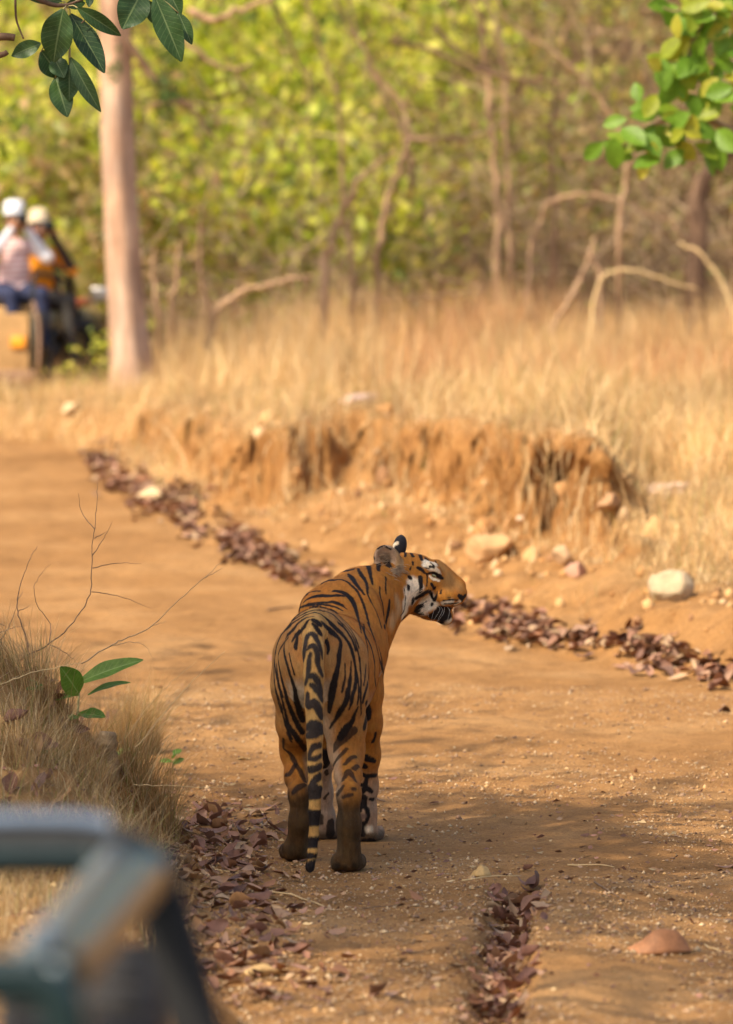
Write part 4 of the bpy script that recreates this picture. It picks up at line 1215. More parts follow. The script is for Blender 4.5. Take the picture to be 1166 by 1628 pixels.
for k in range(10):
    L = .105; P, Q = leaf_grid(L, L * rgt.uniform(.42, .62), rgt.uniform(-.2, .9), rgt.uniform(-.25, .75), rgt.uniform(-.9, .9), rgt)
    me = mesh_np('dead_leaf', P, Q); me.materials.append(m_dead); DEAD.append(me)

def drop_leaf(x, y, sc, label, group, rg, tilt=.5, lift=0.0, name='fallen_leaf', me=None):
    z = TZ(x, y)
    o = link(name, me or DEAD[rg.integers(0, len(DEAD))])
    o.location = (x, y, z + .006 + lift)
    o.rotation_euler = (rg.normal(0, tilt), rg.normal(0, tilt), rg.uniform(0, 6.28))
    o.scale = (sc, sc, sc)
    return tag(o, label, 'leaf', group)

def litter():
    rg = np.random.default_rng(41)
    # leaves lying in the wheel rut (each one told apart in the photo)
    rut = [((780, 868), (1405, 1470), 34), ((785, 850), (1475, 1540), 18), ((775, 840), (1530, 1575), 16), ((735, 835), (1580, 1628), 18)]
    for (x0, x1), (y0, y1), n in rut:
        for _ in range(n):
            g = ground_hit(rg.uniform(x0, x1), rg.uniform(y0, y1), 12, 24)
            drop_leaf(g.x, g.y, rg.uniform(.45, .95), 'brown curled dead leaf heaped in the narrow wheel rut', 'dead leaves in the wheel rut', rg, .5, rg.uniform(0, .014))
    # leaves along the foot of the verge
    foot = [((285, 455), (1280, 1330), 30), ((275, 430), (1330, 1400), 30), ((285, 470), (1395, 1470), 30), ((300, 440), (1470, 1560), 22), ((120, 330), (1540, 1628), 14)]
    for (x0, x1), (y0, y1), n in foot:
        for _ in range(n):
            g = ground_hit(rg.uniform(x0, x1) , rg.uniform(y0, y1), 12, 24)
            drop_leaf(g.x, g.y, rg.uniform(.4, 1.0), 'brown dead leaf in the litter along the foot of the verge', 'dead leaves beside the verge', rg, .45, rg.uniform(0, .015))
    for _ in range(34):
        g = ground_hit(rg.uniform(0, 270), rg.uniform(1080, 1330), 15, 24)
        drop_leaf(g.x, g.y, rg.uniform(.5, 1.15), 'dry brown leaf caught in the grass on the verge', 'dead leaves caught in the verge grass', rg, .7, rg.uniform(.0, .05))
    # single leaves on the open track
    for px, py, s in ((690, 1280, .5), (625, 1240, .35), (905, 1400, .35), (960, 1480, .4), (1045, 1385, .45), (1155, 1380, .75), (840, 1385, .4), (700, 1395, .35), (1010, 1230, .3), (650, 1515, .3), (735, 1340, .3),
                      (930, 1330, .35), (1080, 1300, .3), (430, 1050, .6), (395, 1052, .35), (255, 1095, .5), (345, 1090, .4), (860, 1335, .3), (1100, 1470, .35)):
        g = ground_hit(px, py, 12, 34)
        drop_leaf(g.x, g.y, s, 'small dark dead leaf lying alone on the open track', 'lone leaves on the track', rg, .35)
    # litter line at the foot of the far bank: nearer leaves singly, the rest as one mass
    segs = [((140, 240), (725, 800)), ((230, 330), (785, 830)), ((310, 420), (835, 885)), ((400, 500), (880, 920)), ((720, 830), (965, 1000)), ((790, 985), (995, 1030)), ((1010, 1166), (1030, 1085)), ((240, 300), (775, 800))]
    pts = []
    for (x0, x1), (y0, y1) in segs:
        for _ in range(250):
            t = rg.random(); px = x0 + (x1 - x0) * t; py = y0 + (y1 - y0) * t + rg.normal(0, 6 + 11 * abs(math.sin(px * .045))); px += rg.normal(0, 16)
            if math.sin(px * .09) + math.sin(px * .031 + 1) < rg.uniform(-2.2, .6): continue
            pts.append((px, py))
    bm_v, bm_f, bm_c, nv = [], [], [], 0
    singles = 0
    pal = np.array([(.21, .100, .060), (.27, .140, .085), (.25, .115, .055), (.31, .180, .110), (.14, .070, .045), (.36, .235, .13)])
    for i, (px, py) in enumerate(pts):
        g = ground_hit(px, py, 23, 46)
        s = rg.uniform(.5, 1.15)
        if px > 720 and i % 5 == 0 and singles < 34:
            singles += 1
            drop_leaf(g.x, g.y, s, 'brown leaf in the drift at the foot of the far earth bank', 'leaves drifted against the far bank', rg, .5, rg.uniform(0, .03))
            continue
        P, Q = leaf_grid(.105 * s, .105 * s * rg.uniform(.42, .62), rg.uniform(-.2, .9), rg.uniform(-.25, .75), rg.uniform(-.9, .9), rg, 4, 3)
        M = np.array(Euler((rg.normal(0, .3), rg.normal(0, .3), rg.uniform(0, 6.28))).to_matrix())
        P = P @ M.T + np.array((g.x, g.y, g.z + .008 + rg.uniform(0, .014)))
        bm_v.append(P); bm_f.append(Q + nv); nv += len(P)
        bm_c.append(np.tile(pal[rg.integers(0, 6)] * rg.uniform(.8, 1.2), (len(P), 1)))
    me = mesh_np('leaf_drift', np.concatenate(bm_v), np.concatenate(bm_f)); set_col(me, 'tint', np.concatenate(bm_c))
    tag(link('leaf_drift', me, attr_mat('drift_leaf', 'tint', .7)), 'purplish brown dead leaves drifted along the foot of the bank', 'leaf litter', kind='stuff')
    V3, F3, C3, nv = [], [], [], 0
    for i in range(620):
        if i < 200:
            y = rg.uniform(15.0, 18.5); x = np.interp(y, RUT[::-1, 1], RUT[::-1, 0]) + rg.normal(0, .045); s_ = rg.uniform(.25, .62)
        else:
            y = rg.uniform(15.3, 20.6); x = np.interp(y, VERGE[:, 1], VERGE[:, 0]) + rg.normal(.12, .16); s_ = rg.uniform(.25, .7)
        if abs(x + .1) < .42 and abs(y - 19.3) < .45 and x > -.3: continue
        P, Q = leaf_grid(.105 * s_, .105 * s_ * rg.uniform(.42, .62), rg.uniform(-.2, .9), rg.uniform(-.25, .75), rg.uniform(-.9, .9), rg, 4, 3)
        M = np.array(Euler((rg.normal(0, .35), rg.normal(0, .35), rg.uniform(0, 6.28))).to_matrix())
        V3.append(P @ M.T + np.array((x, y, TZ(x, y) + .008 + rg.uniform(0, .008)))); F3.append(Q + nv); nv += len(P)
        C3.append(np.tile(pal[rg.integers(0, 6)] * rg.uniform(.8, 1.3), (len(P), 1)))
    me = mesh_np('small_leaves', np.concatenate(V3), np.concatenate(F3)); set_col(me, 'tint', np.concatenate(C3))
    tag(link('small_dead_leaves', me, attr_mat('small_leaf', 'tint', .7)), 'small broken dead leaves between the larger ones on the near track', 'leaf litter', kind='stuff')
    # crumbs of leaf and twig over the litter zone and the verge
    N = 5200; bm = MB()
    V, Fc, Cc_ = [], [], []; nv = 0
    for i in range(N):
        if i < 3400: px, py = rg.uniform(0, 470), rg.uniform(1060, 1628)
        elif i < 4200: px, py = rg.uniform(735, 880), rg.uniform(1400, 1628)
        else: px, py = rg.uniform(300, 1166), rg.uniform(1150, 1628)
        Yg = None
        if i < 3400:
            x = rg.uniform(-1.3, -.25); y = rg.uniform(15.2, 21.5)
            if x > -.28 - rg.random() * .25: continue
        elif i < 4200: x = .42 + rg.normal(0, .06) + (rg.uniform(15, 18.5) - 18.5) * 0; y = rg.uniform(15, 18.5); x = np.interp(y, RUT[::-1, 1], RUT[::-1, 0]) + rg.normal(0, .05)
        else: y = rg.uniform(15, 22); x = rg.uniform(-.06, .068) * y
        L = rg.uniform(.008, .035); w = L * rg.uniform(.08, .5); a = rg.uniform(0, 6.28)
        z = -1
        V.append((x, y, L, w, a))
    A = np.array(V); z = terrain(A[:, 0], A[:, 1]); n = len(A)
    ca, sa = np.cos(A[:, 4]), np.sin(A[:, 4])
    lx, ly = ca * A[:, 2], sa * A[:, 2]; wx, wy = -sa * A[:, 3] * .5, ca * A[:, 3] * .5
    h = rg.uniform(.002, .012, (n, 3))
    P = np.stack([np.stack([A[:, 0] - lx / 2, A[:, 1] - ly / 2, z + h[:, 0]], 1), np.stack([A[:, 0] + wx, A[:, 1] + wy, z + h[:, 1] + .004], 1),
                  np.stack([A[:, 0] + lx / 2, A[:, 1] + ly / 2, z + h[:, 2]], 1), np.stack([A[:, 0] - wx, A[:, 1] - wy, z + .003], 1)], 1)
    Fq = (np.array([[0, 1, 2], [0, 2, 3]])[None] + 4 * np.arange(n)[:, None, None]).reshape(-1, 3)
    me = mesh_np('crumbs', P.reshape(-1, 3), Fq, False)
    pal2 = np.array([(.22, .11, .06), (.36, .22, .12), (.16, .08, .05), (.48, .34, .17), (.30, .15, .10)])
    set_col(me, 'tint', np.repeat(pal2[rg.integers(0, 5, n)] * rg.uniform(.7, 1.2, (n, 1)), 4, 0))
    tag(link('leaf_crumbs', me, attr_mat('crumbs', 'tint', .8)), 'crumbled leaf and twig scraps over the litter and track', 'leaf litter', kind='stuff')
litter()

# singular leaves of their own look
def hero_leaf(px, py, L, Wd, curl, cup, twist, rz, mat, label, lift=.0, rx=0., ry=0., nu=14, nv=9):
    rg = np.random.default_rng(int(px))
    g = ground_hit(px, py, 12, 24)
    P, Q = leaf_grid(L, Wd, curl, cup, twist, rg, nu, nv)
    P[:, 2] -= P[:, 2].min()
    me = mesh_np('fallen_leaf', P, Q); me.materials.append(mat)
    o = link('fallen_leaf', me); o.location = (g.x, g.y, g.z - .002 + lift); o.rotation_euler = (rx, ry, rz)
    md = o.modifiers.new('thickness', 'SOLIDIFY'); md.thickness = .0012
    return tag(o, label, 'leaf')
def tent_leaf(px, py, L, D, Hh, rz, mat, label, peak=.6):
    """a dry leaf arched like a tent, its edges on the ground"""
    g = ground_hit(px, py, 12, 24)
    nu, nv = 18, 13
    U, Vv = np.meshgrid(np.linspace(0, 1, nu), np.linspace(-1, 1, nv), indexing='ij')
    w = np.sin(np.pi * np.clip(U, .01, .99) ** .85) ** .7
    rd_ = Hh * np.sin(np.pi * np.clip(U, 0, 1) ** (math.log(.5) / math.log(peak))) ** .8
    x = L * (U - .5); y = Vv * w * D * .5 - .012 * np.sin(U * 3)
    z = rd_ * (1 - np.abs(Vv) ** 1.35) + .003 * np.sin(U * 17 + Vv * 4) * (1 - np.abs(Vv))
    P = np.stack([x, y, z], -1).reshape(-1, 3)
    i = np.arange(nu - 1)[:, None]; j = np.arange(nv - 1)[None, :]; a = i * nv + j
    me = mesh_np('fallen_leaf', P, np.stack([a, a + nv, a + nv + 1, a + 1], -1).reshape(-1, 4)); me.materials.append(mat)
    o = link('fallen_leaf', me); o.location = (g.x, g.y, TZ(g.x, g.y) + .001); o.rotation_euler = (0, 0, rz)
    md = o.modifiers.new('thickness', 'SOLIDIFY'); md.thickness = .0012
    return tag(o, label, 'leaf')
tent_leaf(1045, 1514, .205, .10, .072, R(5), m_rust, 'large rust coloured leaf arched over the gravel right of the rut', .62)
hero_leaf(425, 1553, .125, .060, .7, .45, -1.3, R(-8), m_tan, 'pale yellow twisted leaf lying beside the verge litter', .0)
tent_leaf(765, 1392, .068, .06, .036, R(4), m_tan, 'small tan domed leaf above the wheel rut', .55)
hero_leaf(388, 1208, .06, .03, .4, .3, .3, R(20), m_tan, 'small pale leaf on the track beside the grass tuft')

# ---------------------------------------------------------------- twigs and straws on the ground
m_twig = simple_mat('twig_bark', (.20, .125, .075), .85, .35, 40, bump=.4)
m_straw = simple_mat('straw_stem', (.62, .44, .21), .6, .2, 30)
def ground_stick(px0, py0, px1, py1, r, mat, label, name='straw', lift=.006):
    a, b = ground_hit(px0, py0, 12, 30), ground_hit(px1, py1, 12, 30)
    pts = [np.array(a + (b - a) * t) for t in np.linspace(0, 1, 7)]
    rg = np.random.default_rng(int(px0 * 7 + py0))
    L = (b - a).length
    for p in pts: p[0] += rg.normal(0, L * .012); p[1] += rg.normal(0, L * .02); p[2] = TZ(p[0], p[1]) + lift
    o = MB().tube(np.array(pts), np.linspace(r, r * .5, 7), 5).build(name, mat)
    return tag(o, label, 'twig' if name == 'fallen_twig' else 'straw')
ground_stick(735, 1403, 832, 1396, .0028, m_straw, 'pale straw lying just above the leaf filled rut')
ground_stick(700, 1546, 775, 1552, .0026, m_straw, 'pale straw stem left of the wheel rut')
ground_stick(905, 1377, 975, 1381, .0030, m_straw, 'short tan straw on the gravelly middle of the track')
ground_stick(1120, 1505, 1166, 1520, .0026, m_straw, 'pale straw beyond the large rust leaf')
ground_stick(400, 1415, 520, 1445, .0042, m_straw, 'long split stem lying behind the tiger in the litter')
ground_stick(330, 1385, 400, 1400, .0034, m_straw, 'short split stem among the dead leaves')
ground_stick(575, 1447, 640, 1440, .0022, m_twig, 'thin dark twig lying behind the tiger', 'fallen_twig')
ground_stick(944, 1405, 985, 1430, .0030, m_twig, 'thin dark twig pointing at the rust leaf', 'fallen_twig')
ground_stick(640, 1515, 668, 1517, .0024, m_twig, 'tiny brown twig on smooth sand', 'fallen_twig')
ground_stick(600, 1273, 612, 1277, .0040, m_twig, 'tiny dark stick by the tiger forepaw', 'fallen_twig')
ground_stick(425, 972, 470, 965, .006, m_twig, 'dark stick lying on the far track', 'fallen_twig')
ground_stick(155, 1605, 225, 1545, .008, simple_mat('grey_twig', (.30, .24, .20), .8, .3, 40), 'grey forked twig on the leaf litter seen through the bars', 'fallen_twig', .02)

# ---------------------------------------------------------------- rocks
def rock(px, py, wpx, hpx, col, label, yy=None, seed=0, sink=.25, flat=1.0, rz=0.0):
    g = ground_hit(px, py, 22, 60)
    s = PM(g.y)
    rg = np.random.default_rng(seed + 100)
    bm = bmesh.new(); bmesh.ops.create_icosphere(bm, subdivisions=4, radius=1.0)
    V = np.array([v.co[:] for v in bm.verts]); Fc = np.array([[v.index for v in f.verts] for f in bm.faces]); bm.free()
    for _ in range(12):      # planar chips
        nrm = rg.normal(0, 1, 3); nrm /= np.linalg.norm(nrm); c = rg.uniform(.45, .75)
        dd = V @ nrm; V = V - np.where(dd > c, dd - c, 0)[:, None] * nrm * .92
    V *= (1 + .07 * fbm(V[:, 0] * 2.5 + seed, V[:, 1] * 2.5, V[:, 2] * 2.5, 4))[:, None]
    V *= np.array((wpx / s * .58, wpx / s * .5, hpx / s * .62 * flat))
    me = mesh_np('rock', V, Fc)
    o = link('rock', me, simple_mat('rock_%d' % seed, col, .85, .3, 9, bump=.6, bscale=40))
    o.location = (g.x, g.y, g.z + hpx / s * (.5 - sink)); o.rotation_euler = (0, 0, rz)
    return tag(o, label, 'rock')
rock(1060, 952, 78, 66, (.46, .35, .21), 'pale cream angular boulder in the grass above the leaf drift', seed=1)
rock(243, 793, 42, 22, (.58, .42, .23), 'flat pale stone in the leaf litter under the bank', seed=2)
rock(570, 645, 80, 30, (.46, .33, .28), 'flat mauve slab in the dry grass above the cut', seed=3, flat=.8)
rock(785, 882, 92, 52, (.44, .255, .11), 'smooth orange boulder at the foot of the earth cut', seed=4)
rock(970, 808, 42, 28, (.34, .19, .09), 'small brown stone below the hollow in the bank', seed=5)
rock(833, 834, 26, 18, (.56, .42, .28), 'small pale stone under the hanging roots', seed=6)
rock(1065, 790, 90, 40, (.46, .32, .22), 'flat pinkish slab on the sloping grassy bank', seed=7, flat=.8)
rock(895, 895, 34, 38, (.47, .31, .17), 'upright tan stone at the edge of the sloping bank', seed=8)
rock(640, 905, 26, 14, (.46, .30, .17), 'little tan stone behind the tiger head', seed=9)
rock(115, 655, 36, 18, (.55, .40, .22), 'pale stone on the verge below the safari jeep', seed=10)
rock(915, 915, 40, 26, (.40, .22, .14), 'reddish stone beside the upright tan stone', seed=11)

# ---------------------------------------------------------------- seedling and small weeds of the verge
m_leafg = leaf_mat('seedling_leaf', [(0, (.090, .195, .022)), (1, (.135, .255, .030))], .35, .42, (.24, .36, .09))
m_stemg = simple_mat('green_stem', (.36, .30, .12), .6, .2, 20)
def blade_leaf(base, tip, width, mat, parent, up, name='leaf', fold=.25, droop=.12, nu=12, nv=7, shape=1.0):
    """leaf between two world points"""
    base, tip, up = np.array(base, float), np.array(tip, float), np.array(up, float)
    ax = tip - base; L = np.linalg.norm(ax); ax /= L
    sd = np.cross(up, ax); sd /= np.linalg.norm(sd) + 1e-9
    nr = np.cross(ax, sd)
    u = np.linspace(0, 1, nu); v = np.linspace(-1, 1, nv)
    U, Vv = np.meshgrid(u, v, indexing='ij')
    w = width * .5 * np.sin(np.pi * np.clip(U, .015, .99) ** shape) ** .75
    z = fold * np.abs(Vv) * w + droop * L * (U * (1 - U)) * 1.2 + .03 * width * np.sin(U * 14 + Vv * 2) * np.abs(Vv)
    P = base + ax * (L * U)[..., None] + sd * (Vv * w)[..., None] + nr * z[..., None]
    i = np.arange(nu - 1)[:, None]; j = np.arange(nv - 1)[None, :]; a = i * nv + j
    Q = np.stack([a, a + nv, a + nv + 1, a + 1], -1).reshape(-1, 4)
    me = mesh_np(name, P.reshape(-1, 3), Q)
    set_col(me, 'along', np.stack([U, Vv * .5 + .5, 0 * U], -1).reshape(-1, 3))
    return link(name, me, mat, parent)
def seedling():
    Y = 19.9
    g = ground_hit(122, 1158, 17.5, 22); Y = g.y
    root = empty('seedling', (0, 0, 0))
    tag(root, 'young broad leaved green seedling growing on top of the verge', 'seedling')
    MB().tube(np.array([np.array(g) - (0, 0, .02), W(124, 1130, Y), W(126, 1100, Y)]), [.006, .005, .004], 6).build('stem', m_stemg, root)
    b = W(126, 1104, Y)
    blade_leaf(b, W(96, 1060, Y - .10), .09, m_leafg, root, (0, -.9, .4), fold=.3)
    blade_leaf(W(127, 1085, Y), W(228, 1049, Y - .06), .070, m_leafg, root, (0, -.75, .65), fold=.35, shape=.85)
    blade_leaf(b, W(80, 1115, Y + .02), .04, m_leafg, root, (0, -.5, .85))
    blade_leaf(W(124, 1135, Y), W(168, 1140, Y - .05), .06, m_leafg, root, (0, -.6, .8))
    blade_leaf(W(124, 1138, Y), W(112, 1145, Y - .06), .04, m_leafg, root, (0, -.6, .8))
    blade_leaf(W(140, 1105, Y), W(208, 1085, Y + .02), .035, m_leafg, root, (0, -.5, .85), droop=.25)
    def weed(name, px, py, n, size, label, seed, grp=None):
        rg = np.random.default_rng(seed)
        gg = ground_hit(px, py + 10, 17.5, 22.5)
        r = empty(name); tag(r, label, 'weed', grp)
        top = np.array(gg) + (0, 0, size * 1.6)
        MB().tube(np.array([np.array(gg) - (0, 0, .01), top]), [.002, .0012], 4).build('stem', m_stemg, r)
        for k in range(n):
            a = k * 2.4 + rg.uniform(0, 1); bs = np.array(gg) + (0, 0, size * (.7 + .9 * k / n))
            tp = bs + np.array((math.cos(a), math.sin(a) * .8, rg.uniform(-.1, .5))) * size
            blade_leaf(bs, tp, size * .6, m_leafg, r, (0, -.5, .85), nu=6, nv=5)
    weed('weed', 190, 1110, 6, .045, 'small leafy weed right of the broad seedling', 1)
    weed('weed', 217, 1106, 5, .035, 'tiny green weed at the end of the long seedling leaf', 2)
    weed('weed', 172, 1112, 5, .040, 'small weed crowding the seedling stem', 3)
    weed('weed', 58, 1098, 5, .040, 'pale green sprig left of the seedling', 4)
    weed('weed', 66, 1200, 4, .030, 'pale green sprig low on the verge among dead leaves', 5)
    weed('weed', 18, 1040, 4, .028, 'tiny green sprig under the bare twig base', 6)
    weed('weed', 275, 1222, 4, .055, 'two leaved green sprout at the verge edge beside the track', 7)
    weed('weed', 258, 1275, 4, .030, 'dull green sprig under the drooping grass tuft', 8)
    # weathered stump in the tuft
    gs = ground_hit(172, 1230, 17.5, 22)
    st = spline([(0, 0, -.05), (.006, 0, .04), (-.004, -.01, .08), (.0, -.012, .135)], 5)
    o = MB().tube(st + np.array(gs), np.array([.034 + .006 * math.sin(i * .7) + .003 * math.sin(i * 2.3) for i in range(len(st))]), 14).build('stump', simple_mat('stump', (.33, .22, .11), .9, .4, 30, bump=.9, bscale=60))
    tag(o, 'weathered knobbly stump end poking out of the drooping grass tuft', 'stump')
seedling()

# ---------------------------------------------------------------- bare twigs standing on the verge
def twig_plant(name, paths, Y, label, r0=.0030, mat=None, cat='twig', group=None):
    """paths: lists of photograph points; the first one is the main stem"""
    root = empty(name); tag(root, label, cat, group)
    for k, pth in enumerate(paths):
        rg = np.random.default_rng(len(pth) * 31 + k)
        pts = [np.array(W(px, py, Y + rg.normal(0, .015) * (k > 0) + .02 * k)) for px, py in pth]
        if k: pts[0] = np.array(W(pth[0][0], pth[0][1], Y))
        S3 = spline(pts, 5)
        S3[1:-1] += rg.normal(0, .0015, (len(S3) - 2, 3))
        ra = r0 if k == 0 else r0 * .6
        MB().tube(S3, np.linspace(ra, ra * .28, len(S3)), 5).build('stem' if k == 0 else 'side_shoot', mat or m_twig, root)
    return root
Z5 = lambda *p: [(u / 3.015, 760 + v / 3.015) for u, v in p]
twig_plant('bare_twig', [Z5((0, 920), (100, 870), (235, 795), (310, 740), (380, 650), (430, 560), (440, 430), (440, 340), (455, 240), (465, 130), (468, 20)),
                         Z5((440, 375), (500, 290), (538, 210)), Z5((455, 290), (515, 255)), Z5((455, 245), (390, 160), (375, 70)), Z5((445, 432), (560, 408), (680, 410)), Z5((440, 546), (560, 565), (725, 625)),
                         Z5((238, 795), (240, 700), (180, 610), (165, 520), (200, 460), (245, 412)), Z5((240, 800), (320, 840), (370, 890))], 20.1, 'tall bare branching twig leaning out from the verge')
twig_plant('bare_twig', [Z5((140, 860), (125, 760), (90, 660), (85, 580), (105, 490), (140, 400), (180, 325)), Z5((85, 590), (110, 540)), Z5((88, 640), (140, 615))], 20.2, 'thin bare twig standing beside the tall branching twig')
twig_plant('bare_twig', [Z5((0, 780), (40, 720), (80, 620)), Z5((0, 740), (60, 720), (130, 705)), Z5((0, 700), (40, 715))], 20.2, 'small bare twig tangle at the back of the verge')
twig_plant('bare_twig', [Z5((390, 890), (520, 810), (600, 770), (720, 715), (800, 640), (900, 550), (1000, 460), (1075, 392)), Z5((720, 715), (795, 685)), Z5((985, 480), (1072, 428)), Z5((520, 812), (610, 788), (690, 800), (730, 860))], 19.8, 'long straight dry stem slanting across the track above the seedling', .0026, simple_mat('dry_stem', (.40, .27, .14), .7, .25, 30))
twig_plant('grass_stalk', [Z5((0, 990), (150, 935), (260, 910), (390, 885)), Z5((60, 965), (90, 945))], 19.8, 'long straw stalk lying across the verge behind the seedling', .0032, m_straw)
twig_plant('grass_stalk', [Z5((640, 1310), (720, 1210), (820, 1090), (930, 970), (1080, 830))], 19.6, 'straight thin straw stalk slanting up over the track', .0022, m_straw)
twig_plant('grass_stalk', [Z5((600, 1250), (700, 1110), (800, 1000), (940, 880))], 19.65, 'faint thin straw stalk parallel to the slanting one', .0014, m_straw)
twig_plant('grass_stalk', [Z5((640, 1470), (800, 1475), (960, 1480), (1090, 1484))], 19.45, 'straw stalk lying level beside the two leaved sprout', .0020, m_straw)
twig_plant('grass_stalk', [Z5((700, 1480), (760, 1330), (820, 1230), (850, 1350)), ], 19.5, 'bent straw stalk beside the drooping tuft', .0016, m_straw)
# ================================================================== trees and thicket
def bark_mat(name, stops, scale=(14, 14, 2.2), bump=.8):
    m, nt, b = new_mat(name)
    tc = nd(nt, 'ShaderNodeTexCoord').outputs['Object']
    mp = nd(nt, 'ShaderNodeMapping'); mp.inputs['Scale'].default_value = scale; nt.links.new(tc, mp.inputs['Vector'])
    f = noise(nt, mp.outputs[0], 1.0, 7, .65)
    c = ramp(nt, f, stops)
    f2 = noise(nt, tc, 2.2, 4, .6)
    c = mixc(nt, .7, c, ramp(nt, f2, [(.35, (.60, .57, .58)), (.65, (1.15, 1.08, 1.0))]), 'MULTIPLY')
    nt.links.new(c, b.inputs['Base Color']); b.inputs['Roughness'].default_value = .9; b.inputs['Specular IOR Level'].default_value = .15
    bn = nd(nt, 'ShaderNodeBump'); bn.inputs['Strength'].default_value = bump; bn.inputs['Distance'].default_value = .02
    nt.links.new(f, bn.inputs['Height']); nt.links.new(bn.outputs[0], b.inputs['Normal'])
    return m
m_pale = bark_mat('pale_bark', [(.25, (.24, .145, .09)), (.42, (.42, .27, .18)), (.58, (.56, .40, .29)), (.75, (.66, .55, .46))], (9, 9, 1.3))
m_dark = bark_mat('dark_bark', [(.3, (.09, .055, .035)), (.6, (.20, .13, .085)), (.8, (.30, .20, .13))])
m_stem = bark_mat('stem_bark', [(.3, (.26, .165, .095)), (.55, (.42, .28, .17)), (.8, (.55, .40, .26))], (20, 20, 3))
m_brownstem = bark_mat('brown_stem', [(.3, (.17, .105, .065)), (.55, (.28, .18, .11)), (.8, (.38, .25, .15))], (20, 20, 3))
m_foliage = attr_mat('foliage', 'tint', .5, trans=.52, trans_gain=(1.25, 1.15, .7), spec=.4)

FRESH = np.array([(.45, .51, .050), (.60, .62, .085), (.33, .42, .040), (.72, .68, .15), (.52, .57, .07), (.17, .23, .03)])
DULL = np.array([(.28, .29, .075), (.38, .33, .11), (.44, .33, .15), (.20, .21, .05), (.46, .31, .15), (.34, .34, .08)])
DEEP = np.array([(.055, .11, .018), (.075, .14, .022), (.045, .085, .016), (.095, .15, .03)])

def leaves_np(P, size, rg, pal, aspect=.5, updir=None):
    """folded leaf shapes (two triangles each side of the midrib) at P"""
    n = len(P)
    d = rg.normal(0, 1, (n, 3)); d[:, 2] -= .5; d /= np.linalg.norm(d, axis=1, keepdims=True)
    s = np.cross(d, rg.normal(0, 1, (n, 3))); s /= np.linalg.norm(s, axis=1, keepdims=True)
    nr = np.cross(d, s)
    L = (size * rg.uniform(.6, 1.25, n))[:, None]; w = L * aspect * .5
    V = np.stack([P, P + d * L * .45 + s * w + nr * w * .35, P + d * L, P + d * L * .45 - s * w + nr * w * .35, P + d * L * .5], 1)
    Fc = (np.array([[0, 1, 4], [1, 2, 4], [2, 3, 4], [3, 0, 4]])[None] + 5 * np.arange(n)[:, None, None]).reshape(-1, 3)
    col = pal[rg.integers(0, len(pal), n)] * rg.uniform(.75, 1.25, (n, 1))
    return V.reshape(-1, 3), Fc, np.repeat(col, 5, 0)

def foliage_obj(name, P, size, rg, pal, parent=None, aspect=.5, mat=None):
    V, Fc, C = leaves_np(np.asarray(P), size, rg, pal, aspect)
    me = mesh_np(name, V, Fc, False); set_col(me, 'tint', C)
    o = link(name, me, mat or m_foliage, parent); o['kind'] = 'stuff'
    return o

def grow(rg, base, direction, length, r, depth, out, wander=.25, lift=.0, kids=(2, 4), shrink=.62, segs=6, minr=.003):
    """recursive limb: fills out = list of (points, radii, depth)"""
    p = np.array(base, float); d = np.array(direction, float); d /= np.linalg.norm(d)
    pts = [p.copy()]; step = length / segs
    for i in range(segs):
        d = d + rg.normal(0, wander, 3) * .5 + np.array((0, 0, lift)); d /= np.linalg.norm(d)
        p = p + d * step; pts.append(p.copy())
    rad = np.linspace(r, max(minr, r * .45), segs + 1)
    out.append((np.array(pts), rad, depth))
    if depth > 0:
        for k in range(rg.integers(kids[0], kids[1] + 1)):
            i = rg.integers(segs // 2, segs + 1)
            dd = d + rg.normal(0, .75, 3); 
            grow(rg, pts[i], dd, length * shrink * rg.uniform(.7, 1.2), rad[i] * .62, depth - 1, out, wander, lift, kids, shrink, max(3, segs - 1), minr)

def shrub(x, y, h, spread, stems, nleaf, pal, size, label, rg, mat, group, name='shrub', twiggy=1, leafmat=None, z=None, lean=(0, 0)):
    z = TZ(x, y) - .05 if z is None else z
    root = empty(name, (x, y, z)); tag(root, label, 'shrub', group)
    out = []
    for k in range(stems):
        a = rg.uniform(0, 6.28); t = rg.uniform(.1, .75) * spread
        grow(rg, (rg.normal(0, .12), rg.normal(0, .12), 0), (math.cos(a) * t + lean[0], math.sin(a) * t + lean[1], 1), h * rg.uniform(.5, .8), .018 * rg.uniform(.6, 1.3) * (h / 3), twiggy, out, .32, .02, (2, 4), .6, 7)
    mb = MB()
    for P, rad, dp in out: mb.tube(P, rad, 5 if dp == twiggy else 3)
    mb.build('branches', mat, root)
    if nleaf:
        ends = [P for P, rad, dp in out]
        pts = []
        for _ in range(nleaf):
            P = ends[rg.integers(0, len(ends))]; i = rg.uniform(.35, 1) * (len(P) - 1); k = int(i)
            q = P[k] + (P[min(k + 1, len(P) - 1)] - P[k]) * (i - k)
            pts.append(q + rg.normal(0, .13, 3))
        foliage_obj('foliage', pts, size, rg, pal, root, .55, leafmat)
    return root

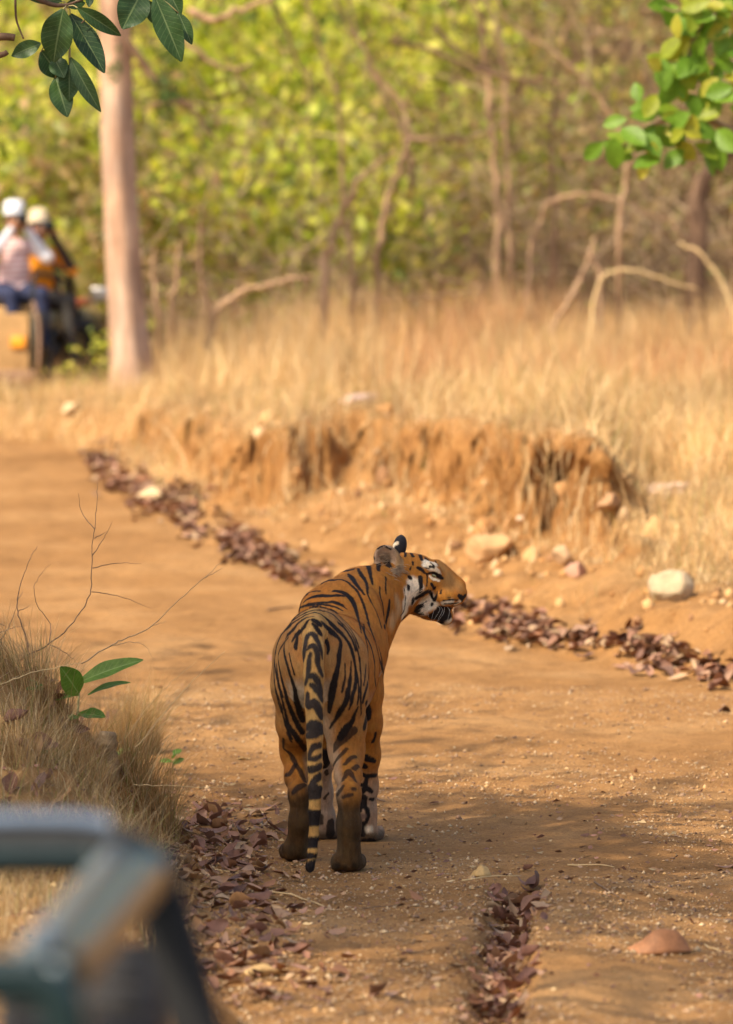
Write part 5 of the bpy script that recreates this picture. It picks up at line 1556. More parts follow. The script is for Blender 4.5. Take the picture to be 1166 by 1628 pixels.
# ---- the pale trunk beside the far jeep
def pale_tree():
    Yb = 46.0
    b = W(212, 618, Yb)
    root = empty('pale_trunk_tree', (0, 0, 0))
    tag(root, 'tree with straight pale trunk beside the far safari jeep', 'tree')
    rg = np.random.default_rng(51)
    px = [(213, 640, 44), (212, 615, 38), (208, 580, 34), (203, 520, 31), (197, 440, 29), (191, 330, 27.5), (187, 200, 27), (184, 90, 27), (183, -40, 26), (186, -300, 23), (190, -700, 18), (196, -1100, 12)]
    C_ = spline([(*W(p[0], p[1], Yb), p[2] / PM(Yb)) for p in px], 6)
    P, rad = C_[:, :3], C_[:, 3]
    n, sides = len(P), 40
    a = np.linspace(0, 2 * np.pi, sides, endpoint=False)
    V = []
    for i in range(n):
        rr = rad[i] * (1 + .05 * np.sin(3 * a + .4) + .035 * np.sin(5 * a + P[i, 2] * .9) + .03 * vnoise(np.cos(a) * 2.5, np.sin(a) * 2.5, P[i, 2] * 1.2 + 0 * a))
        fl = max(0, 1 - (P[i, 2] - b.z) / .5); rr = rr * (1 + .10 * fl * fl * np.clip(np.sin(4 * a + 1), 0, 1))
        V.append(np.stack([P[i, 0] + rr * np.cos(a), P[i, 1] + rr * np.sin(a), np.full(sides, P[i, 2])], 1))
    V = np.concatenate(V)
    i = np.arange(n - 1)[:, None]; j = np.arange(sides)[None, :]; j2 = (j + 1) % sides
    Q = np.stack([i * sides + j, i * sides + j2, (i + 1) * sides + j2, (i + 1) * sides + j], -1).reshape(-1, 4)
    link('trunk', mesh_np('trunk', V, Q), m_pale, root)
    # limbs and crown, mostly above the frame
    out = []
    top = P[-1]
    for k in range(9):
        i = rg.integers(len(P) - 22, len(P)); an = rg.uniform(0, 6.28)
        grow(rg, P[i], (math.cos(an), math.sin(an), .5), 2.6, rad[i] * .5, 2, out, .25, .02, (2, 3), .62, 7)
    # the dark drooping limb in view
    lim = [np.array([W(*q, 45.8) for q in ((200, 60), (225, 95), (250, 130), (275, 150), (300, 168), (322, 195), (342, 225))], float)]
    out.append((spline(lim[0], 4), np.linspace(.034, .013, 25), 2))
    mb = MB(); 
    for Pp, rr, dp in out[:-1]: mb.tube(Pp, rr, 6)
    mb.build('limbs', m_pale, root)
    mb = MB(); mb.tube(out[-1][0], out[-1][1], 7); mb.build('drooping_limb', m_dark, root)
    pts = []
    for _ in range(2600):
        Pp = out[rg.integers(0, len(out) - 1)][0]; pts.append(Pp[rg.integers(2, len(Pp))] + rg.normal(0, .35, 3))
    pts = [p for p in pts if 495 - (p[2] - CAM_H) / p[1] * F_PX < 30]
    foliage_obj('crown', pts, .13, rg, np.concatenate([FRESH, DEEP]), root)
    # feathery sprays hanging by the trunk
    pts = []
    for u, v, sx, sy, n in ((265, 150, 16, 36, 170), (185, 105, 6, 18, 40), (270, 85, 16, 20, 80), (15, 185, 20, 10, 30), (45, 190, 12, 12, 20)):
        for _ in range(n):
            pts.append(W(u + rg.normal(0, sx * .6), v + rg.normal(0, sy * .6), 44.5 + rg.normal(0, .15)))
    foliage_obj('hanging_spray', pts, .085, rg, DEEP, root, .3)
    # rootlets of foliage linking the sprays to the limb
    mb = MB()
    for a_, b_ in (((240, 60), (268, 190)), ((200, 40), (186, 125)), ((180, 60), (265, 60)), ((0, 180), (60, 195))):
        mb.tube(spline([W(*a_, 44.6), (W(*a_, 44.6) + W(*b_, 44.5)) / 2 + Vector((.05, 0, .02)), W(*b_, 44.5)], 4), np.linspace(.008, .003, 9), 5)
    mb.build('spray_stem', m_dark, root)
pale_tree()

# ---- the thicket: each shrub by itself
def thicket():
    rg = np.random.default_rng(61)
    GR = 'green shrubs of the thicket behind the grass'; BR = 'brown twiggy shrubs of the thicket'
    def at(px, Y): return (px - 583) / F_PX * Y
    # green side
    spots = [(-60, 54, 4.6), (40, 55.5, 4.2), (110, 53.0, 3.4), (190, 57, 4.6), (270, 52.5, 3.0), (330, 55, 4.2), (400, 58, 4.8), (430, 52.8, 2.8), (500, 55.5, 4.0), (560, 59, 4.8), (600, 53.5, 3.0), (660, 57, 4.4), (470, 62, 5.2), (300, 62, 5.4), (150, 61, 5.4), (20, 60, 5.2), (640, 63, 5.2), (720, 60.5, 4.6)]
    for px, Y, h in spots:
        shrub(at(px, Y), Y + rg.normal(0, .4), h, 1.0, 7, 2000, FRESH if rg.random() < .8 else DULL, .165, {40: 'yellow green leafy shrub rising behind the visitors in the safari jeep', 190: 'yellow green leafy shrub standing directly behind the straight pale trunk', 270: 'low leafy shrub just beside the straight pale trunk', 600: 'leafy shrub at the crooked arching stem'}.get(px, 'yellow green leafy shrub in the thicket behind the tall grass'), rg, m_stem, GR, twiggy=2)
    # brown side
    spots = [(720, 52.5, 2.6), (770, 55, 3.8), (830, 53, 3.0), (880, 57, 4.2), (930, 52.8, 2.8), (980, 55, 3.8), (1040, 53.5, 3.2), (1090, 57, 4.4), (1140, 54, 3.6), (1200, 55, 4.0), (860, 61, 5.0), (990, 62, 5.0), (1110, 61, 5.0), (1230, 60, 5.0), (770, 63, 5.0)]
    for px, Y, h in spots:
        shrub(at(px, Y), Y + rg.normal(0, .4), h, 1.1, 11, 800, DULL, .12, {1140: 'brown twiggy shrub behind the dark leaning trunk', 770: 'brown twiggy shrub behind the two reddish pole stems', 930: 'brown twiggy shrub behind the forked grey dead branch'}.get(px, 'brown twiggy half bare shrub in the dry side of the thicket'), rg, m_brownstem, BR, name='dry_shrub', twiggy=3)
    # low brush at the grass edge, bare
    for px in (250, 330, 470, 540, 620, 700, 790, 860, 930, 1010, 1080, 1150):
        Y = rg.uniform(48.5, 51.5)
        shrub(at(px + rg.normal(0, 15), Y), Y, rg.uniform(1.1, 1.8), 1.6, 9, 60, DULL, .07, 'low bare bush of tangled twigs rising from the tall grass', rg, m_brownstem if px > 600 else m_stem, 'bare bushes in the tall grass', name='bare_bush', twiggy=2)
    # hillside scrub beyond: one far mass
    N = 52000
    Y = rg.uniform(62, 110, N); X = rg.uniform(-.10, .10, N) * Y
    cl = smooth(-.5, .3, fbm(X * .35, Y * .35, 0, 3))
    k = rg.random(N) < .35 + .65 * cl; X, Y = X[k], Y[k]
    Z = terrain(X, Y, False) + rg.gamma(2, .9, len(X)) * (.4 + smooth(-.2, .4, fbm(X * .5, Y * .5, 4.0, 2)))
    g = smooth(.012, -.012, X / Y + .008 * rg.normal(0, 1, len(X)))
    P = np.stack([X, Y, Z], 1)
    isg = rg.random(len(X)) < .25 + .65 * g
    V1, F1, C1 = leaves_np(P[isg], .20, rg, FRESH, .6); V2, F2, C2 = leaves_np(P[~isg], .20, rg, DULL, .4)
    me = mesh_np('hillside_scrub', np.concatenate([V1, V2]), np.concatenate([F1, F2 + len(V1)]), False); set_col(me, 'tint', np.concatenate([C1, C2]))
    tag(link('hillside_scrub', me, m_foliage), 'far leafy scrub covering the hillside behind the thicket', 'scrub', kind='stuff')
    # tangle of fine twigs through the thicket
    mb = MB()
    for _ in range(2200):
        px = rg.uniform(220, 1200) if rg.random() < .85 else rg.uniform(0, 300); Y = rg.uniform(50, 58)
        x = at(px, Y); z = TZ(x, Y) + abs(rg.normal(0, 1.1)); L = rg.uniform(.4, 1.3)
        d = rg.normal(0, 1, 3); d[1] *= .4; d[2] = abs(d[2]) + .1; d /= np.linalg.norm(d)
        pts = [np.array((x, Y, z))]
        for q in range(4): d = d + rg.normal(0, .22, 3); d /= np.linalg.norm(d); pts.append(pts[-1] + d * L / 4)
        mb.tube(np.array(pts), np.linspace(rg.uniform(.005, .011), .002, 5), 3, col=np.array((.46, .33, .20)) * rg.uniform(.45, 1.3))
    o = mb.build('twig_tangle', attr_mat('twigs', 'tint', .85), attr='tint')
    tag(o, 'tangle of fine dry twigs filling the thicket', 'twigs', kind='stuff')
thicket()

# small green bush at the foot of the pale trunk, and sprouts in the grass
_rb = np.random.default_rng(66)
for px, py, h, n, lab in ((150, 625, .55, 160, 'small green bush growing on the verge beside the pale trunk'), (315, 610, .30, 50, 'tiny green sprout in the dry grass beyond the pale trunk'), (125, 610, .35, 70, 'low green sprig in front of the safari jeep')):
    g = ground_hit(px, py, 30, 47)
    shrub(g.x, g.y, h, 1.2, 5, n, FRESH, .06, lab, _rb, m_brownstem, None, name='green_bush', twiggy=1)

# ---- stems that can be told apart in the thicket
def stem_line(pts, Y, r, label, mat, name='bare_sapling', cat='sapling', group=None, root=True):
    P = spline([W(px, py, Y + dy) for px, py, dy in [(q + (0,))[:3] for q in pts]], 6)
    rg = np.random.default_rng(int(abs(pts[0][0]) * 3 + abs(pts[0][1])))
    if len(P) > 3: P[1:-1] += rg.normal(0, r * .35, (len(P) - 2, 3))
    # root it in the ground when it starts low
    if root and pts[0][1] > 330:
        g = TZ(P[0][0], P[0][1]); P = np.concatenate([[(P[0][0], P[0][1], min(g - .05, P[0][2] - .05))], P])
    o = MB().tube(P, np.linspace(r, r * .45, len(P)), 7).build(name, mat)
    return tag(o, label, cat, group)
stem_line([(516, 415), (530, 370), (552, 318), (572, 285), (600, 262), (630, 242)], 47.5, .036, 'pale crooked stem arching to one side above the tall grass', m_stem)
stem_line([(560, 410), (557, 360), (565, 300), (572, 285)], 47.6, .024, 'pale stem joining the crooked arching stem', m_stem)
stem_line([(600, 405), (612, 340), (630, 280), (650, 220), (640, 170), (600, 120), (560, 50), (525, -20)], 48.5, .030, 'long pale sapling bent over through the green shrubs', m_stem)
stem_line([(655, 300), (648, 230), (610, 150), (575, 70), (550, -10)], 49.2, .026, 'slim leaning sapling beside the bent one', m_stem)
stem_line([(545, 330), (543, 220), (535, 150), (505, 60), (482, -15)], 49, .022, 'thin grey sapling rising through green leaves', m_stem)
stem_line([(790, 410), (792, 300), (778, 180), (770, 80), (750, -15)], 49, .036, 'reddish upright pole stem in the dry thicket', m_stem)
stem_line([(812, 400), (806, 250), (800, 110), (775, -15)], 49.5, .028, 'second reddish pole stem close to the first', m_stem)
stem_line([(880, 390), (878, 250), (885, 120), (910, 10)], 49, .024, 'slim brown stem leaning among dry shrubs', m_brownstem)
stem_line([(985, 345), (996, 290), (1000, 255), (985, 205), (955, 160), (920, 118), (870, 75), (815, 40), (785, -5)], 46.5, .026, 'long grey branch sweeping in an arch over the dry thicket', m_stem)
stem_line([(620, 65), (680, 78), (760, 110), (830, 125), (900, 130)], 48, .026, 'dark level limb crossing the green and brown shrubs', m_brownstem)
stem_line([(690, 40), (740, 90), (800, 120), (860, 140), (905, 160)], 48.5, .022, 'dark sloping limb below the level one', m_brownstem)
stem_line([(650, 222), (700, 222), (765, 215), (800, 190)], 48.3, .026, 'short level brown branch behind the bent sapling', m_stem)
stem_line([(322, 622), (340, 596), (380, 572), (430, 552), (450, 545)], 46.8, .040, 'fallen pale log end lying in the tall grass by the trunk', m_stem, 'fallen_log', 'log', root=False)
stem_line([(450, 622), (462, 592), (500, 575), (560, 562)], 46.2, .026, 'thin fallen branch in the grass beyond the mauve slab', m_stem, 'fallen_branch', 'branch', root=False)
stem_line([(325, 600), (335, 520), (360, 480), (400, 458), (450, 448), (500, 440)], 46.5, .040, 'low curved pale branch at the edge of the green shrubs', m_stem, 'fallen_branch', 'branch', root=False)
stem_line([(275, 480), (281, 440), (284, 385)], 47, .030, 'short upright grey stick right of the pale trunk', m_stem)
stem_line([(252, 480), (243, 430), (246, 395)], 47, .026, 'crooked short stick close to the pale trunk', m_stem)
stem_line([(330, 480), (318, 420), (322, 340), (345, 270)], 48, .024, 'brown stem rising in the bright green shrubs', m_brownstem)
stem_line([(955, 445), (942, 400), (930, 425), (905, 480)], 45.5, .024, 'forked grey dead branch standing in the reddish grass', m_stem)
stem_line([(880, 520), (910, 470), (935, 420), (948, 375)], 45.0, .024, 'grey dead stem crossing the forked branch', m_stem)
stem_line([(938, 560), (946, 470), (965, 436), (1010, 430), (1060, 445), (1110, 462)], 43.5, .014, 'thin pale stalk arching low over the tall grass', m_straw, root=False)
stem_line([(1185, 560), (1160, 470), (1120, 410), (1080, 385)], 44, .020, 'pale broken cane leaning in the grass at the thicket edge', m_straw, root=False)
stem_line([(690, 440), (770, 460), (690, 470), (560, 480)], 45.5, .012, 'thin wiry branch over the straw', m_brownstem, root=False)
stem_line([(838, 520), (845, 400), (870, 330), (920, 310), (980, 320), (1060, 350), (1110, 400)], 47, .024, 'grey arched branch low in the dry thicket', m_stem, root=False)
stem_line([(300, 18), (340, 32), (370, 22), (420, 4), (470, -15)], 43, .032, 'brown limb at the top of the green shrubs', m_stem)
stem_line([(270, 60), (300, 70), (360, 110), (400, 100)], 44, .026, 'knobbly brown branch hanging amid green leaves', m_stem)
stem_line([(240, 165), (300, 165), (350, 170), (400, 165)], 44.5, .016, 'thin brown branch crossing below the knobbly one', m_brownstem)
stem_line([(430, -10), (470, 90), (500, 150)], 47, .018, 'thin twiggy branch among the brightest leaves', m_brownstem)

# ---- near tree whose crown shades the track: broad leaves hang into view
m_broad = leaf_mat('broad_leaf', [(0, (.030, .075, .020)), (.5, (.045, .10, .024)), (1, (.028, .066, .022))], .22, .42, (.13, .19, .07))
m_bright = leaf_mat('bright_leaf', [(0, (.14, .28, .022)), (.45, (.20, .36, .030)), (.8, (.36, .40, .030)), (1, (.52, .46, .05))], .5, .45)
def shade_tree():
    rg = np.random.default_rng(71)
    root = empty('shade_tree', (0, 0, 0))
    tag(root, 'broad leaved tree whose branch of dark leaves hangs over the track', 'tree')
    bx, by = -4.4, 15.2; bz = TZ(bx, by)
    trunk = spline([(bx, by, bz - .2, .30), (bx + .05, by, bz + 1.2, .22), (bx + .2, by + .1, 3.2, .19), (bx + .35, by + .35, 4.8, .15)], 6)
    MB().tube(trunk[:, :3], trunk[:, 3], 16).build('trunk', m_dark, root)
    top = trunk[-1, :3]
    # crown: leaves where the photographed shade asks for a crown
    out = []
    for k in range(11):
        a = rg.uniform(0, 6.28)
        grow(rg, trunk[rg.integers(12, len(trunk)), :3], (math.cos(a) * 1.1 + .25, math.sin(a) * 1.1 + .3, .62), 2.7, .085, 2, out, .2, .015, (2, 3), .62, 7)
    mb = MB()
    for P, rr, dp in out: mb.tube(P, rr, 6)
    mb.build('limbs', m_dark, root)
    S = np.array(SUN_DIR)
    pts = []
    n = 9000
    gx = rg.normal(0, 1, n); gy = rg.normal(0, 1, n)
    # shade wanted round the animal and across the near track
    which = rg.random(n)
    cx = np.where(which < .62, .05 + gx * .85, np.where(which < .82, -1.5 + gx * 1.1, 1.0 + gx * .7))
    cy = np.where(which < .62, 18.9 + gy * 1.9, np.where(which < .82, 25.5 + gy * 2.0, 16.2 + gy * 1.2))
    hgt = 5.6 + rg.gamma(2, .8, n)
    clump = fbm(cx * 1.5, cy * 1.1, hgt * .8, 3)
    nx_ = 3800
    cx = np.concatenate([cx, rg.normal(.05, .55, nx_)]); cy = np.concatenate([cy, rg.normal(19.4, .95, nx_)]); hgt = np.concatenate([hgt, 5.4 + rg.gamma(2, .8, nx_)])
    clump = np.concatenate([clump, np.ones(nx_)])
    keep = clump > -.25
    P = np.stack([cx, cy, 0 * cx], 1) + S[None] * (hgt / S[2])[:, None]
    P = P[keep]
    # keep the sight lines through the frame clear: crown is high above them
    foliage_obj('crown', P, .16, rg, DEEP, root, .5)
    # twigs carrying those leaves
    mb = MB()
    cen = P[rg.choice(len(P), 130, replace=False)]
    ends = np.array([o[0][-1] for o in out])
    for q in cen:
        e = ends[np.argmin(((ends - q) ** 2).sum(1))]
        mid = (e + q) / 2 + rg.normal(0, .15, 3)
        mb.tube(spline([e, mid, q], 4), np.linspace(.022, .005, 9), 4)
    mb.build('twigs', m_dark, root)
    # ---- the branch with broad leaves in view
    Y = 19.3; k = 1 / 2.429
    def q(u, v, dy=0): return W(u * k, v * k, Y + dy)
    br = spline([ends[np.argmin(((ends - np.array(q(0, -300))) ** 2).sum(1))], q(-260, -420, -.2), q(-60, -160), q(60, -60), q(180, 10), q(250, 20), q(300, 5)], 5)
    MB().tube(br, np.linspace(.02, .004, len(br)), 6).build('hanging_branch', m_dark, root)
    hb = [c for c in root.children if c.name.startswith('hanging_branch')][0]
    MB().tube(spline([q(60, -60), q(62, 60), q(75, 110), q(92, 150)], 4), np.linspace(.005, .003, 13), 6).build('stem', m_dark, hb)
    MB().tube(spline([q(-60, 150), q(0, 142), q(40, 143), q(58, 146)], 4), np.linspace(.014, .012, 13), 8).build('broken_stub', m_dark, hb)
    MB().tube(spline([q(-60, 230), q(0, 213), q(18, 208), q(30, 200)], 4), np.linspace(.011, .009, 13), 8).build('broken_stub', m_dark, hb)
    MB().tube(spline([q(-60, 150), q(-120, 20), q(-180, -150), q(-260, -420, -.2)], 4), np.linspace(.014, .02, 13), 6).build('stem', m_dark, hb)
    MB().tube(spline([q(300, 5), q(430, -40), q(560, -30), q(600, -10)], 4), np.linspace(.005, .003, 13), 5).build('stem', m_dark, hb)
    MB().tube(spline([q(315, 90), q(330, 75), q(345, 62)], 4), [.002] * 9, 4).build('stem', m_dark, hb)
    LV = [((245, 35), (208, 240), 122, -.06), ((300, 30), (468, 138), 58, -.04), ((272, 55), (405, 282), 88, .03), ((552, -40), (474, 112), 118, -.02), ((598, -15), (702, 238), 98, -.03), ((690, 50), (742, 172), 52, .03),
          ((575, 5), (612, 100), 60, .04), ((158, 168), (45, 216), 62, .0), ((160, 198), (238, 302), 92, .05), ((268, 250), (268, 390), 78, .02), ((272, 222), (390, 432), 62, -.03), ((215, 300), (262, 452), 84, .05),
          ((240, 5), (105, -8), 34, 0), ((255, 20), (330, 12), 40, .05), ((350, -20), (345, 28), 30, .05), ((210, 225), (250, 300), 70, .03), ((640, -60), (700, 60), 70, .05)]
    for (b0, b1, w, dy) in LV:
        dep = rg.uniform(-.05, .05)
        o = blade_leaf(q(*b0, dy), q(*b1, dy + dep), w * k / PM(Y) * 1.08, m_broad, hb, (rg.uniform(-.35, .35), -1, rg.uniform(-.15, .35)), fold=.22, droop=.10, nu=16, nv=9, shape=.92)
        # pale midrib, and petiole back to the cluster
        rib = spline([np.array(q(*b0, dy - .0)) , (np.array(q(*b0, dy)) + np.array(q(*b1, dy + dep))) / 2 + np.array((0, -.006, 0)), np.array(q(*b1, dy + dep))], 4)
        hub = np.array(q(255, 30)) if b0[0] < 480 else np.array(q(580, -20))
    for (b0, b1, w, dy) in LV:
        hub = np.array(q(255, 25)) if b0[0] < 480 else np.array(q(585, -20))
        pe = np.array(q(*b0, dy))
        if np.linalg.norm(pe - hub) > .01:
            MB().tube(spline([hub, (hub + pe) / 2 + np.array((.004, .01, .006)), pe], 4), [.0022] * 9, 5).build('petiole', m_stemg, hb)
shade_tree()

# ---- bright leafed branch from a tree beyond the frame on the right
def bright_tree():
    rg = np.random.default_rng(81)
    Y = 29.5
    root = empty('bright_leaf_tree', (0, 0, 0))
    tag(root, 'small tree with sunlit yellow green leaves hanging beside the dry thicket', 'tree')
    k = 1 / 2.4
    def q(u, v, dy=0): return W(680 + u * k, v * k, Y + dy)
    bx, by = 2.9, 30.2; bz = TZ(bx, by)
    trunk = spline([(bx, by, bz - .2, .10), (bx - .05, by, bz + .9, .075), (bx - .2, by - .1, bz + 1.8, .055), (bx - .45, by - .3, bz + 2.8, .035)], 6)
    MB().tube(trunk[:, :3], trunk[:, 3], 10).build('trunk', m_brownstem, root)
    b1 = MB().tube(spline([trunk[10, :3], q(1300, 560), q(1166, 500), q(1060, 455), q(960, 455), q(850, 480), q(740, 560)], 5), np.linspace(.028, .004, 31), 6).build('branch', m_brownstem, root)
    b2 = MB().tube(spline([trunk[-1, :3], q(1250, -120), q(1130, -60), q(1060, 60), q(1010, 160), q(980, 280), q(890, 240)], 5), np.linspace(.03, .004, 31), 6).build('branch', m_brownstem, root)
    b3 = MB().tube(spline([q(1130, -60), q(1040, -30), q(960, 40), q(900, 30)], 5), np.linspace(.014, .004, 16), 5).build('branch', m_brownstem, root)
    CL = [(910, 20, 5, b3), (960, 30, 5, b3), (975, 105, 5, b2), (1035, 80, 4, b2), (1040, 150, 5, b2), (980, 250, 7, b2), (1040, 300, 6, b2), (895, 240, 4, b2), (1030, 370, 4, b1), (790, 450, 5, b1), (840, 460, 4, b1), (900, 430, 4, b1), (930, 510, 8, b1),
          (850, 540, 5, b1), (1010, 490, 5, b1), (1095, 510, 5, b1), (700, 575, 4, b1), (1150, 410, 5, b1), (1160, 70, 4, b2), (1110, 130, 4, b2), (1090, 220, 4, b2), (1130, 20, 4, b2), (1070, 20, 4, b2), (1140, 300, 4, b2)]
    for u, v, n, par in CL:
        c = np.array(q(u, v)); 
        for j in range(n):
            a = rg.uniform(0, 6.28); L = rg.uniform(.11, .19)
            d = np.array((math.cos(a), rg.normal(0, .4), math.sin(a) * .8 - .35)); d /= np.linalg.norm(d)
            b_ = c + rg.normal(0, .045, 3)
            blade_leaf(b_, b_ + d * L, L * .62, m_bright, par, (rg.normal(0, .4), -.8, rg.uniform(.1, .7)), nu=6, nv=5, fold=.25)
    return root
bright_tree()

# ---- dark leaning trunk at the right edge of the thicket
def dark_trunk():
    root = empty('leaning_tree', (0, 0, 0)); tag(root, 'dark crooked trunk leaning at the edge of the dry thicket', 'tree')
    P = spline([(*W(1105, 470, 47), .09), (*W(1110, 380, 47), .085), (*W(1112, 310, 47), .075), (*W(1135, 262, 47), .07), (*W(1190, 215, 47), .06), (*W(1260, 120, 47), .05), (*W(1300, -60, 47), .04)], 5)
    P[0, 2] = TZ(P[0, 0], P[0, 1]) - .1
    MB().tube(P[:, :3], P[:, 3], 10).build('trunk', m_dark, root)
    rg = np.random.default_rng(91)
    out = []
    for k in range(4): grow(rg, P[-1 - 3 * k, :3], (rg.normal(0, .5), rg.normal(0, .5), 1), 1.6, .03, 1, out, .25)
    mb = MB()
    for Q, rr, dp in out: mb.tube(Q, rr, 5)
    mb.build('limbs', m_dark, root)
    pts = []
    for _ in range(260):
        Q = out[rg.integers(0, len(out))][0]; pts.append(Q[rg.integers(1, len(Q))] + rg.normal(0, .25, 3))
    foliage_obj('crown', pts, .11, rg, DULL, root)
dark_trunk()
# ================================================================== vehicles and people
m_olive = simple_mat('olive_paint', (.11, .095, .055), .42, .25, 5, bump=.1, spec=.5)
m_green = simple_mat('dark_green_paint', (.009, .022, .021), .34, .25, 6, spec=.5, coat=.2)
m_black = simple_mat('black_rubber', (.012, .012, .012), .65, .3, 12)
m_tyre = simple_mat('tyre_rubber', (.022, .020, .019), .85, .3, 20, bump=.5)
m_steel = simple_mat('grey_steel', (.38, .36, .34), .35, .15, 8, metal=.8)
m_tanseat = simple_mat('tan_canvas', (.42, .25, .10), .85, .25, 6, bump=.3)
m_amber = simple_mat('amber_lens', (.85, .33, .03), .2, .1, 10)
m_rustpaint = simple_mat('worn_brown_paint', (.23, .13, .075), .55, .3, 9)

def wheel(name, parent, loc, r, w, side=1):
    """tyre with tread blocks, rim dish and hub, axle along local X"""
    root = empty(name, loc); root.parent = parent
    prof = [(-.5, .70), (-.5, .90), (-.42, .985), (-.2, 1.0), (.2, 1.0), (.42, .985), (.5, .90), (.5, .70)]
    n = 36; a = np.linspace(0, 2 * np.pi, n, endpoint=False)
    V = np.array([(x * w, rr * r * np.cos(t), rr * r * np.sin(t)) for x, rr in prof for t in a])
    k = len(prof); i = np.arange(k - 1)[:, None]; j = np.arange(n)[None, :]; j2 = (j + 1) % n
    Q = np.stack([i * n + j, i * n + j2, (i + 1) * n + j2, (i + 1) * n + j], -1).reshape(-1, 4)
    mb = MB().add(V, Q)
    for t in a[::1]:
        for sx in (-.22, .22):
            M = Matrix.Rotation(t, 3, 'X'); c = M @ Vector((sx * w, r * 1.0, 0))
            mb.box(c, (w * .36, r * .03, r * .10), M)
    mb.build('tyre', m_tyre, root)
    rp = [(side * .40, .70), (side * .30, .66), (side * .05, .56), (side * .05, .30), (side * .22, .26), (side * .26, .14), (side * .26, .02)]
    V = np.array([(x * w, rr * r * np.cos(t), rr * r * np.sin(t)) for x, rr in rp for t in a])
    k = len(rp); i = np.arange(k - 1)[:, None]
    Q = np.stack([i * n + j, i * n + j2, (i + 1) * n + j2, (i + 1) * n + j], -1).reshape(-1, 4)
    MB().add(V, Q).build('rim', m_rustpaint, root)
    return root

def slab(outline, thick, axis='x'):
    """extruded outline (list of 2-D points) centred on the given axis"""
    bm = bmesh.new()
    f = lambda p, s: {'x': (s, p[0], p[1]), 'y': (p[0], s, p[1]), 'z': (p[0], p[1], s)}[axis]
    a = [bm.verts.new(f(p, -thick / 2)) for p in outline]; b = [bm.verts.new(f(p, thick / 2)) for p in outline]
    bm.faces.new(a); bm.faces.new(b[::-1])
    for i in range(len(a)): bm.faces.new((a[i], b[i], b[(i + 1) % len(a)], a[(i + 1) % len(a)]))
    bmesh.ops.recalc_face_normals(bm, faces=bm.faces[:])
    bmesh.ops.bevel(bm, geom=bm.edges[:], offset=min(.012, thick * .3), segments=2, affect='EDGES')
    bmesh.ops.triangulate(bm, faces=bm.faces[:]); bm.verts.index_update()
    V = np.array([v.co[:] for v in bm.verts]); Fc = np.array([[v.index for v in q.verts] for q in bm.faces]); bm.free()
    return V, Fc

